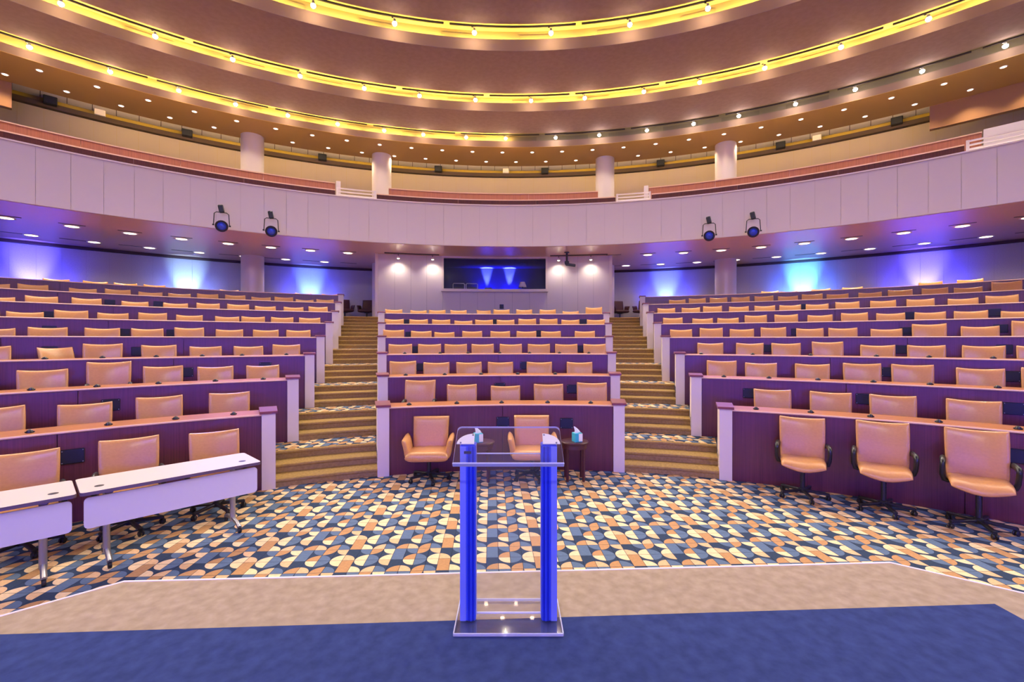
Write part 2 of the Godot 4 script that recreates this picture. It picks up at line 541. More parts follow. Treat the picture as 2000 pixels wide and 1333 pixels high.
	m = glow("uplight_face", Color8(150, 190, 255), 6.0)
	mat("stage_wall", Color8(214, 210, 216), 0.9)
	mat("cove_grille", Color8(124, 106, 76), 0.8)


func row_radius(n: int) -> float: return ROW_RADIUS + ROW_STEP * (n - 1)
func tier(n: int) -> float: return RISE * n
func desk_height(n: int) -> float: return 1.037 + RISE * (n - 1)


# ---------------------------------------------------------------- the room
func build_floor() -> void:
	var f := setting("floor", "floor carpet printed with cream, tan and blue quarter discs", "floor")
	var st := begin()
	flat(st, [Vector3(-24, 0, -24), Vector3(24, 0, -24), Vector3(24, 0, 7), Vector3(-24, 0, 7)], Vector3(0, -1, 0))
	# the visible oval of carpet carries the weave; a slab gives it thickness
	var rim := []
	for k in 49: rim.append(pol(SEATS, 8.4, -100.0 + 200.0 * k / 48, 0.004))
	var wst := begin()
	for k in 48:
		var p := [SEATS + Vector3(0, 0.004, 6.0), rim[k], rim[k + 1]]
		tri(wst, p, [Vector3.UP, Vector3.UP, Vector3.UP], [weave(p[0]), weave(p[1]), weave(p[2])])
	part("subfloor", st.commit(), M.tier_carpet, f)
	part("patterned_carpet", wst.commit(), M.patterned_carpet, f)

	var stage := setting("floor_stage", "low stage of tan carpet with splayed corners and pale nosing", "stage")
	var top := [Vector3(-3.02, STAGE, -3.58), Vector3(3.19, STAGE, -3.885), Vector3(6.9, STAGE, -1.0), Vector3(6.9, STAGE, 5.9), Vector3(-6.0, STAGE, 5.9), Vector3(-6.0, STAGE, -0.66)]
	st = begin()
	flat(st, top, Vector3(0, -5, 0))
	for i in top.size():
		var a: Vector3 = top[i]
		var b: Vector3 = top[(i + 1) % top.size()]
		flat(st, [a, b, Vector3(b.x, 0, b.z), Vector3(a.x, 0, a.z)], Vector3(0, STAGE, 0))
	part("tan_carpet", st.commit(), M.tan_carpet, stage)
	for e in [[5, 0], [0, 1], [1, 2]]:
		var a: Vector3 = top[e[0]]
		var b: Vector3 = top[e[1]]
		var d := b - a
		part("nosing", box(Vector3(d.length() + 0.02, 0.03, 0.03), 0.008), M.trim_white, stage, (a + b) / 2 + Vector3(0, -0.011, 0)).rotation.y = atan2(-d.z, d.x)
	st = begin()
	var rug := [Vector3(-3.75, STAGE + 0.004, -2.905), Vector3(3.43, STAGE + 0.004, -3.27), Vector3(3.41, STAGE + 0.004, 5.8), Vector3(-3.75, STAGE + 0.004, 5.8)]
	flat(st, rug, Vector3(0, -5, 0))
	for i in 4: flat(st, [rug[i], rug[(i + 1) % 4], rug[(i + 1) % 4] - Vector3(0, 0.004, 0), rug[i] - Vector3(0, 0.004, 0)], Vector3(0, STAGE, 0))
	part("blue_carpet", st.commit(), M.blue_carpet, stage)

	# seating tiers and the two aisles between them
	var tiers := setting("floor_tiers", "stepped tier floors under the curved desk rows", "floor")
	for n in range(1, 9):
		var r0 := row_radius(n) + 0.03
		var r1 := row_radius(n + 1) + 0.03
		var top_y := tier(n)
		var low := tier(n - 1) - 0.3
		if n == 8: r1 = 21.6
		part("tier", sweep(ring(r0, r1, low, top_y), SEATS, -100, LEFT_EDGE[n - 1]), M.tier_carpet, tiers)
		part("tier", sweep(ring(r0, r1, low, top_y), SEATS, RIGHT_EDGE[n - 1], 100), M.tier_carpet, tiers)
		if n <= 6: part("tier", sweep(ring(r0, 17.9 if n == 6 else r1, low, top_y), SEATS, CENTRE_LEFT[n - 1], CENTRE_RIGHT[n - 1]), M.tier_carpet, tiers)
	for side in 2:
		var stairs := setting("floor_stairs", "gold carpeted aisle stairs on the %s of the centre block" % ["left", "right"][side], "stairs")
		for n in range(1, 9):
			var a: float = LEFT_EDGE[n - 1] if side == 0 else CENTRE_RIGHT[n - 1]
			var b: float = CENTRE_LEFT[n - 1] if side == 0 else RIGHT_EDGE[n - 1]
			if n > 6:
				if side == 0: b = -15.0
				else: a = 9.0
			var r := row_radius(n) + 0.01
			var low := tier(n - 1) - 0.3
			for j in 3:
				var y := tier(n - 1) + 0.12 * (j + 1)
				var rs := r + 0.335 * j
				var deep := 0.36 if j < 2 else 0.10
				# carpet wraps a rounded nosing on each tread
				part("step", sweep([Vector2(rs, low), Vector2(rs + deep, low), Vector2(rs + deep, y), Vector2(rs + 0.005, y), Vector2(rs - 0.012, y - 0.008), Vector2(rs - 0.018, y - 0.026), Vector2(rs - 0.012, y - 0.042), Vector2(rs, y - 0.05)], SEATS, a, b), M.gold_stair_carpet, stairs)
			var r2 := row_radius(n + 1) + 0.01 if n < 8 else 21.6
			part("landing", sweep(ring(r + 0.335 * 2 + 0.06, r2, low, tier(n) + 0.003), SEATS, a, b, true), M.patterned_carpet if n < 8 else M.tier_carpet, stairs)

func panelled(parent: Node3D, called: String, r: float, y0: float, y1: float, from: float, to: float, pitch: float, material: Material, thick := 0.03, c := ROOF) -> void:
	var count := roundi((to - from) / pitch)
	var gap := rad_to_deg(0.0022 / r)
	var one := sweep([Vector2(r + 0.004, y0), Vector2(r + thick, y0), Vector2(r + thick, y1), Vector2(r + 0.004, y1), Vector2(r, y1 - 0.004), Vector2(r, y0 + 0.004)], Vector3.ZERO, -(to - from) / count / 2 + gap, (to - from) / count / 2 - gap)
	for k in count:
		var a := from + (to - from) * (k + 0.5) / count
		part(called, one, material, parent, c).rotation.y = -deg_to_rad(a)

func build_shell() -> void:
	# closing walls behind the stage, out of view
	var back := setting("wall_stage", "plain wall behind the stage", "wall")
	part("surface", box(Vector3(46, 12.6, 0.3), 0.01, Vector3(0, 6.1, 6.15)), M.stage_wall, back)

	var low := setting("wall_lower", "pale fabric panelled wall under the balcony washed in blue light", "wall")
	part("backing", sweep(ring(21.36, 21.6, 0, SOFFIT), ROOF, -106, 106), M.panel_gap, low)
	panelled(low, "panel", 21.3, 2.95, SOFFIT - 0.1, -62, 62, 1.6, M.wall_fabric, 0.05)
	part("top_rail", sweep(ring(21.2, 21.36, SOFFIT - 0.09, SOFFIT - 0.01), ROOF, -62, 62), M.slot_dark, low)

	var front := setting("wall_balcony", "white panelled balcony front sweeping across the hall", "balcony front")
	part("backing", sweep(ring(15.56, 15.8, SOFFIT + 0.21, 6.55), ROOF, -106, 106), M.panel_gap, front)
	panelled(front, "panel", 15.5, SOFFIT + 0.004, 6.56, -66, 66, 2.2, M.white_panel, 0.05)
	part("coping", sweep(ring(15.48, 15.84, 6.56, 6.595), ROOF, -106, 106), M.trim_white, front)

	var soffit := setting("ceiling_soffit", "glossy mauve underside of the balcony", "ceiling")
	part("surface", sweep(ring(15.55, 21.7, SOFFIT, SOFFIT + 0.2), ROOF, -106, 106), M.soffit_paint, soffit)
	for k in 26:
		var a := -50.0 + 4.0 * k + 2.1
		if a > -17 and a < 12: continue
		part("air_slot", sweep(ring(17.36, 17.44, SOFFIT - 0.004, SOFFIT + 0.01), ROOF, a - 0.9, a + 0.9), M.slot_dark, soffit)
		part("air_slot", sweep(ring(19.96, 20.04, SOFFIT - 0.004, SOFFIT + 0.01), ROOF, a - 0.8, a + 1.0), M.slot_dark, soffit)

	var deck := setting("floor_balcony", "stepped balcony floor behind the white front", "floor")
	part("lower_deck", sweep(ring(15.8, 17.3, 5.4, 6.1), ROOF, -106, 106), M.tier_carpet, deck)
	part("upper_deck", sweep(ring(17.3, 22.3, 5.4, 6.5), ROOF, -106, 106), M.tier_carpet, deck)

	var high := setting("wall_upper", "cream panelled back wall of the balcony with a brown rail", "wall")
	part("backing", sweep(ring(22.26, 22.5, 6.4, 10.6), ROOF, -106, 106), M.olive_band, high)
	panelled(high, "panel", 22.2, 6.5, 9.85, -60, 60, 1.6, M.upper_panel, 0.05)
	part("beam", sweep(ring(22.02, 22.26, 9.86, 10.02), ROOF, -60, 60), M.beam_brown, high)

	var tiles := setting("ceiling_tiles", "band of white square tiles at the back of the balcony", "ceiling")
	part("grid", sweep(ring(20.2, 22.5, 10.24, 10.4), ROOF, -106, 106), M.slot_dark, tiles)
	var one := sweep(ring(20.32, 22.2, 10.20, 10.24), Vector3.ZERO, -0.81, 0.81)
	for k in 54:
		var a := -47.5 + 1.67 * (k + 0.5)
		if a > 42.2: break
		part("tile", one, M.tile_white, tiles, ROOF).rotation.y = -deg_to_rad(a)

	# ceiling rings: each steps down towards the back; a lit cove opens above each lip
	var rings := [
		{"called": "ceiling_dome", "label": "brown plaster ceiling disc over the stage", "r0": 0.01, "r1": 12.9, "y": 10.886, "m": "brown_ceiling"},
		{"called": "ceiling_ring", "label": "brown plaster ceiling ring between upper and middle coves", "r0": 13.39, "r1": 15.7, "y": 10.44, "m": "brown_ceiling"},
		{"called": "ceiling_ring", "label": "brown plaster ceiling ring between middle and lower coves", "r0": 16.18, "r1": 17.9, "y": 10.07, "m": "brown_ceiling"},
		{"called": "ceiling_ring", "label": "orange brown ceiling ring with downlights over the balcony", "r0": 18.3, "r1": 20.3, "y": 9.70, "m": "outer_ceiling"},
	]
	var lips := [null, 10.776, 10.37, 9.95]     # top of the lip at the inner edge
	var cove := [null, 11.166, 10.676, 10.32]   # underside of the cove's own roof
	for i in 4:
		var d: Dictionary = rings[i]
		var c := setting(d.called, d.label, "ceiling")
		part("underside", sweep(ring(d.r0, d.r1, d.y, d.y + 0.012), ROOF, -180 if i == 0 else -118, 180 if i == 0 else 118), M[d.m], c)
		if i:
			part("lip", sweep(ring(d.r0, d.r0 + 0.06, d.y + 0.012, lips[i]), ROOF, -118, 118), M.brown_lip, c)
			part("cove_wall", sweep(ring(d.r0 + 0.25, d.r0 + 0.35, d.y + 0.012, cove[i]), ROOF, -118, 118), M.cove_paint, c)
			part("cove_roof", sweep(ring(rings[i - 1].r1 - 0.4, d.r0 + 0.35, cove[i], cove[i] + 0.1), ROOF, -118, 118), M.cove_paint, c)
			part("cove_back", sweep(ring(rings[i - 1].r1 - 0.4, rings[i - 1].r1 - 0.3, rings[i - 1].y + 0.012, cove[i]), ROOF, -118, 118), M.cove_paint, c)
			var pitch: float = [0, 9.6, 8.0, 6.3][i]
			var k := -5
			while k <= 5:
				# grilles let into the cove wall
				var a: float = (k + 0.45) * pitch - 2.0
				var mid: float = (lips[i] + cove[i]) / 2 - 0.02
				var high_: float = (cove[i] - lips[i]) * 0.24
				part("grille", sweep(ring(d.r0 + 0.235, d.r0 + 0.25, mid - high_, mid + high_), ROOF, a - 1.9, a + 1.9), M.cove_grille, c)
				k += 1

	for s in 2:
		var a := -70.0 if s == 0 else 41.95
		var b := -47.51 if s == 0 else 70.0
		solo("ceiling_bulkhead", sweep(ring(20.31, 20.5, 8.95, 10.19), ROOF, a, b), M.bulkhead_brown, "brown dropped bulkhead at the %s end of the balcony" % ["left", "right"][s], "bulkhead", Vector3.ZERO, 0, "", "structure")

	# four round columns pass through the balcony
	var cols := [[-9.76, -17.34, "outer left"], [-5.41, -19.15, "inner left"], [3.93, -19.5, "inner right"], [8.37, -18.06, "outer right"]]
	for d in cols:
		var st := begin()
		lathe([Vector2(0.388, 0), Vector2(0.388, 9.70)], 40, Vector3.ZERO, Basis.IDENTITY, st)
		var o := solo("column", st.commit(), M.column_white, "round white column, the %s of four, rising through the balcony" % d[2], "column", Vector3(d[0], 0, d[1]), 0, "round white columns", "structure")

	# control booth behind the centre block
	var y0 := 2.1
	var w0 := EYE + (664.5 - 565.0) / 900 * 17.35
	var w1 := EYE + (664.5 - 505.0) / 900 * 17.35
	var booth := setting("wall_booth", "white panelled wall of the projection booth behind the centre seats", "wall")
	panelled(booth, "panel", 17.5, y0, SOFFIT, -16.5, -8.9, 1.9, M.white_panel, 0.10)
	panelled(booth, "panel", 17.5, y0, SOFFIT, 4.0, 11.6, 1.9, M.white_panel, 0.10)
	panelled(booth, "panel", 17.5, y0, w0 - 0.04, -8.9, 4.0, 2.15, M.white_panel, 0.10)
	part("lintel", sweep(ring(17.5, 17.6, w1, SOFFIT), ROOF, -8.9, 4.0), M.white_panel, booth)
	part("side_wall", sweep(ring(17.6, 21.3, y0, SOFFIT), ROOF, -16.5, -16.2), M.white_panel, booth)
	part("side_wall", sweep(ring(17.6, 21.3, y0, SOFFIT), ROOF, 11.3, 11.6), M.white_panel, booth)
	part("end_post", sweep(ring(17.44, 17.62, y0, SOFFIT), ROOF, -16.85, -16.5), M.pilaster_cream, booth)
	part("end_post", sweep(ring(17.44, 17.62, y0, SOFFIT), ROOF, 11.6, 11.95), M.pilaster_cream, booth)
	var win := setting("window_1", "wide booth window in a white frame showing blue lit equipment", "window")
	part("sill", sweep(ring(17.34, 17.62, w0 - 0.10, w0), ROOF, -9.05, 4.15), M.pilaster_cream, win)
	part("frame", sweep(ring(17.44, 17.62, w1, w1 + 0.07), ROOF, -9.0, 4.1), M.pilaster_cream, win)
	part("frame", sweep(ring(17.44, 17.62, w0, w1), ROOF, -9.0, -8.75), M.pilaster_cream, win)
	part("frame", sweep(ring(17.44, 17.62, w0, w1), ROOF, 3.85, 4.1), M.pilaster_cream, win)
	part("pane", sweep(ring(17.53, 17.54, w0, w1), ROOF, -8.75, 3.85), M.window_glass, win)
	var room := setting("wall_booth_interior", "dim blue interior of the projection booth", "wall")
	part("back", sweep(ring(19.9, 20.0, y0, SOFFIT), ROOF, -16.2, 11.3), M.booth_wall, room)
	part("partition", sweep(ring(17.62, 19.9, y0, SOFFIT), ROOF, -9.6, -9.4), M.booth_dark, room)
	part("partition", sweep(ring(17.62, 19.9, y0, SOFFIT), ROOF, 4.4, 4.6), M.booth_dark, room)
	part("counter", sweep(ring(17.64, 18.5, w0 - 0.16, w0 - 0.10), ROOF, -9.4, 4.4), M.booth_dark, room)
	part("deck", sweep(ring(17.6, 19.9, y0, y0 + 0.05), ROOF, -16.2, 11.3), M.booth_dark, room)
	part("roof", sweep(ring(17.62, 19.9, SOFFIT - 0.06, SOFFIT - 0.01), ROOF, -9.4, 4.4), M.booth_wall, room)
	var racks := [[-6.9, "left"], [-5.3, "right"]]
	for d in racks:
		var t := thing("equipment_rack", "silver framed equipment rack, the %s of two in the booth window" % d[1], "rack", pol(ROOF, 18.0, d[0], w0 - 0.10), -deg_to_rad(d[0]), "booth racks")
		part("case", box(Vector3(0.38, 0.22, 0.3), 0.01, Vector3(0, 0.11, 0)), M.black_plastic, t)
		for k in 3: part("faceplate", box(Vector3(0.34, 0.05, 0.01), 0.003, Vector3(0, 0.05 + 0.06 * k, 0.155)), M.booth_dark, t)
		part("frame", tube([Vector3(-0.22, 0.01, 0.12), Vector3(-0.22, 0.33, 0.12), Vector3(-0.19, 0.36, 0.12), Vector3(0.19, 0.36, 0.12), Vector3(0.22, 0.33, 0.12), Vector3(0.22, 0.01, 0.12)], 0.018), M.steel, t)
	var mixer := thing("mixing_console", "low dark mixing console in the middle of the booth window", "console", pol(ROOF, 18.0, -3.1, w0 - 0.10), deg_to_rad(3.1))
	part("body", box(Vector3(0.55, 0.14, 0.4), 0.015, Vector3(0, 0.07, 0), Basis.IDENTITY, Vector2(1, 0.8)), M.black_plastic, mixer)
	part("screen_hood", box(Vector3(0.3, 0.1, 0.03), 0.01, Vector3(-0.05, 0.19, -0.1)), M.black_plastic, mixer)
	for k in 5: part("knob", lathe(rod(0.012, 0.02), 10, Vector3(-0.2 + 0.1 * k, 0.14, 0.1)), M.steel, mixer)
	var player := thing("disc_player", "wide flat grey player unit at the right of the booth window", "player", pol(ROOF, 18.0, 1.6, w0 - 0.10), -deg_to_rad(1.6))
	part("case", box(Vector3(0.72, 0.15, 0.35), 0.01, Vector3(0, 0.075, 0)), M.fixture_grey, player)
	part("front_panel", box(Vector3(0.68, 0.1, 0.01), 0.003, Vector3(0, 0.08, 0.178)), M.booth_dark, player)
	part("knob", lathe(rod(0.02, 0.02), 12, Vector3(-0.26, 0.08, 0.18), Basis(Vector3.RIGHT, PI / 2)), M.steel, player)
	var lamp := thing("desk_lamp", "pale shaded desk lamp standing on the grey player unit", "lamp", pol(ROOF, 18.0, 1.0, w0 + 0.05), 0)
	part("stem", lathe([Vector2(0, 0), Vector2(0.09, 0), Vector2(0.09, 0.015), Vector2(0.02, 0.03), Vector2(0.015, 0.12), Vector2(0, 0.12)], 16), M.black_plastic, lamp)
	part("shade", lathe([Vector2(0.16, 0.09), Vector2(0.165, 0.09), Vector2(0.09, 0.30), Vector2(0.085, 0.30), Vector2(0.16, 0.09)], 20), M.tile_white, lamp)
	for d in [[-3.4, "left"], [-0.6, "right"]]:
		var t := thing("booth_uplight", "blue uplight at the back of the booth, the %s of two beams" % d[1], "uplight", pol(ROOF, 19.72, d[0], w0 - 0.3), 0, "booth uplights")
		part("can", lathe(rod(0.07, 0.16), 16), M.black_plastic, t)
		part("lens", lathe(rod(0.055, 0.012), 16, Vector3(0, 0.158, 0)), M.uplight_face, t)
		var inward := (pol(ROOF, 20.4, d[0], 0) - pol(ROOF, 19.72, d[0], 0)).normalized()
		spot(t, Vector3(0, 0.19, 0), Vector3.UP * 1.0 + inward * 0.06, 34.0 * UP_POWER, Color8(130, 146, 255), 14.0, 0.6, 0.03)
		spot(t, Vector3(0, 0.19, 0), Vector3.UP * 0.8 + inward * 0.3, 3.5 * UP_POWER, Color8(24, 24, 255), 60.0, 1.0, 0.03)
	var plate := solo("wall_outlet", box(Vector3(0.15, 0.17, 0.04), 0.01), M.black_box, "small black outlet box low on the white booth wall", "outlet", pol(ROOF, 17.48, -1.62, EYE + (664.5 - 599.0) / 900 * 17.4), deg_to_rad(1.6))


# ---------------------------------------------------------------- lamps of the room
const LAMPS := [
	[-23.7, -14.7, -5.1, 4.4, 13.9, 22.6],
	[-44.6, -38.0, -31.5, -25.0, -18.1, -11.7, -4.9, 2.0, 8.6, 15.6, 21.8, 28.4, 35.2, 41.8],
	[-46.5, -41.3, -36.1, -31.2, -26.2, -21.0, -15.8, -11.2, -6.0, -1.1, 5.1, 10.4, 16.0, 21.2, 25.9, 31.3, 36.4, 41.4, 46.7],
]
const BEYOND := [[33.0, 43.0, 54.0, 66.0, 78.0, 90.0], [49.5, 57.0, 65.0, 74.0, 83.0, 92.0], [53.0, 60.0, 68.0, 77.0]]

func make_lamp(i: int, deg: float, label: String, group: String) -> void:
	var r: float = [13.02, 15.84, 18.0][i]
	var y: float = [10.886, 10.44, 10.07][i]
	var s: float = [0.7, 0.6, 0.5][i]
	var white := i == 2 and deg > 2.0
	var t := thing("track_spotlight", label, "spotlight", pol(ROOF, r, deg, y), -deg_to_rad(deg), group)
	# local -Z points outwards, to the lip; the lamp hangs from its track
	part("track_clip", box(Vector3(0.05, 0.024, 0.03), 0.006, Vector3(-0.06, -0.049, 0.02)), M.track_dark, t)
	part("stem", tube([Vector3(-0.06, -0.05, 0.02), Vector3(-0.02, -0.062, 0.0), Vector3(0, -0.066 - 0.02 * s, 0)], 0.012, 8), M.fixture_grey, t)
	part("body", lathe([Vector2(0, 0), Vector2(0.03, 0), Vector2(0.034, -0.04), Vector2(0.05, -0.09), Vector2(0.062, -0.14 * s), Vector2(0.05, -0.14 * s)], 16, Vector3(0, -0.10 * s, 0)), M.fixture_grey, t)
	part("bulb", lathe([Vector2(0, 0.02), Vector2(0.05, 0.01), Vector2(0.062, -0.02), Vector2(0.055, -0.05), Vector2(0.03, -0.075), Vector2(0, -0.08)], 16, Vector3(0, -0.25 * s, 0)), M.bulb_white if white else M.bulb_warm, t)
	var colour := Color8(255, 246, 238) if white else Color8(255, 238, 216)
	var l := spot(t, Vector3(0, -0.25 * s - 0.03, 0), Vector3(0, -1.0, 0.42), LAMP_POWER, colour, 66.0, 0.8, 0.06)

func build_lamps() -> void:
	var ring_name := ["upper", "middle", "lower"]
	for i in 3:
		for k in LAMPS[i].size():
			make_lamp(i, LAMPS[i][k], "track spotlight, %s from the left on the %s cove ring" % [ORDINAL[k], ring_name[i]], "%s ring spotlights" % ring_name[i])
		for k in BEYOND[i].size():
			for s in [-1, 1]:
				make_lamp(i, BEYOND[i][k] * s, "track spotlight of the %s cove ring, %s beyond the frame's %s edge" % [ring_name[i], ORDINAL[k], "left" if s < 0 else "right"], "%s ring spotlights beyond the %s edge" % [ring_name[i], "left" if s < 0 else "right"])
		# the tracks, in lengths with gaps between
		var r: float = [12.96, 15.78, 17.96][i]
		var y: float = [10.886, 10.44, 10.07][i]
		var pitch: float = [16.3, 10.6, 10.4][i]
		var names := []
		var k := 0
		var a: float = [-57.4, -56.5, -59.0][i]
		while a < 56.0:
			solo("lighting_track", sweep(ring(r, r + 0.05, y - 0.035, y), ROOF, a + 0.35, a + pitch - 0.35), M.track_dark, "dark lighting track, %s length from the left on the %s cove ring" % [ORDINAL[k], ring_name[i]], "track", Vector3.ZERO, 0, "%s ring tracks" % ring_name[i])
			a += pitch
			k += 1
		# cove lights lie behind the lip and shine up; the right half of the lower ring is off
		var lip_r: float = [13.39, 16.18, 18.3][i] + 0.14
		var lip_y: float = [10.776, 10.37, 9.95][i] - 0.02
		var to: float = [40.0, 54.0, 1.6][i]
		var n := 0
		a = [-40.0, -54.0, -54.0][i]
		var span: float = [8.0, 7.0, 6.0][i]
		while a + span * 0.5 < to:
			var b := minf(a + span - 0.3, to)
			var mid := (a + b) / 2
			var shown := absf(mid) < 48.0
			var label := "yellow cove light behind the lip of the %s ring, %s from the left" % [ring_name[i], ORDINAL[n]] if shown else "yellow cove light of the %s ring beyond the frame" % ring_name[i]
			var t := thing("cove_light", label, "light", Vector3.ZERO, 0, "%s ring cove lights" % ring_name[i])
			part("tube", sweep(ring(lip_r - 0.03, lip_r + 0.03, lip_y - 0.03, lip_y), ROOF, a, b), M.cove_strip, t)
			var l := AreaLight3D.new()
			l.name = "light"
			t.add_child(l, true)
			l.position = pol(ROOF, lip_r, mid, lip_y + 0.012)
			l.basis = Basis(Vector3.UP, -deg_to_rad(mid)) * Basis(Vector3.RIGHT, PI / 2)
			l.area_size = Vector2(lip_r * deg_to_rad(b - a) * 0.96, 0.05)
			l.light_energy = COVE_POWER * (b - a) / span
			l.light_color = Color8(255, 226, 112)
			l.area_range = 30.0
			l.shadow_enabled = true
			if shown: n += 1
			a += span

func build_tile_lights() -> void:
	# tubes lie on the outer ceiling ring and light the tiles, the wall head and the balcony wall
	for k in 16:
		var a := -58.0 + 7.3 * k
		if a < -47.6 or a + 7.0 > 44.5: continue
		var t := thing("ledge_light", "warm light tube on the ledge before the ceiling tiles, %s from the left" % ORDINAL[k], "light", Vector3.ZERO, 0, "ledge lights over the balcony")
		part("tube", sweep(ring(20.17, 20.21, 9.713, 9.75), ROOF, a, a + 7.0), M.cove_strip, t)
		var l := AreaLight3D.new()
		l.name = "light"
		t.add_child(l, true)
		l.position = pol(ROOF, 20.215, a + 3.5, 9.77)
		l.basis = Basis(Vector3.UP, -deg_to_rad(a + 3.5)) * Basis(Vector3.RIGHT, PI / 2 - 0.9)
		l.area_size = Vector2(2.4, 0.05)
		l.light_energy = TILE_POWER
		l.light_color = Color8(255, 216, 150)
		l.area_range = 30.0
		l.shadow_enabled = true

func build_downlights() -> void:
	var disc := lathe([Vector2(0, -0.004), Vector2(0.15, -0.004), Vector2(0.15, 0.004)], 24)
	var trim := lathe([Vector2(0.15, 0.0), Vector2(0.15, -0.008), Vector2(0.185, -0.008), Vector2(0.20, 0.004)], 24)
	var sets := [[17.7, SOFFIT, -59.9, 4.0, "inner row under the balcony", 26.0, 1.1], [20.05, SOFFIT, -58.4, 4.0, "outer row under the balcony", 0.0, 0.4], [18.8, 9.70, -57.0, 3.7, "inner row of the outer ceiling ring", 0.0, 0.4], [19.8, 9.70, -55.3, 3.7, "outer row of the outer ceiling ring", 0.0, 0.8]]
	for d in sets:
		var a: float = d[2] + 12.0 if d[1] < 6.0 else d[2] + 7.4
		var k := 0
		while a < 50.5:
			if not (d[1] < 6.0 and a > -18.5 and a < 13.0):
				var shown := a > -47.0 and a < 47.0
				var t := thing("downlight", "round recessed downlight, %s from the left in the %s" % [ORDINAL[k], d[4]] if shown else "recessed downlight beyond the %s frame edge in the %s" % ["left" if a < 0 else "right", d[4]], "downlight", pol(ROOF, d[0], a, d[1]), 0, "downlights in the " + d[4])
				var small := 0.45 if d[1] > 6.0 else 1.0
				part("trim_ring", trim, M.trim_white, t).scale = Vector3(small, 1, small)
				part("lamp_face", disc, M.downlight_face, t).scale = Vector3(small, 1, small)
				spot(t, Vector3(0, -0.03, 0), Vector3(0, -1, 0.02), d[6] * DOWN_POWER, Color8(255, 222, 180), 62.0, 0.9, 0.08)
				if shown: k += 1
			a += d[3]

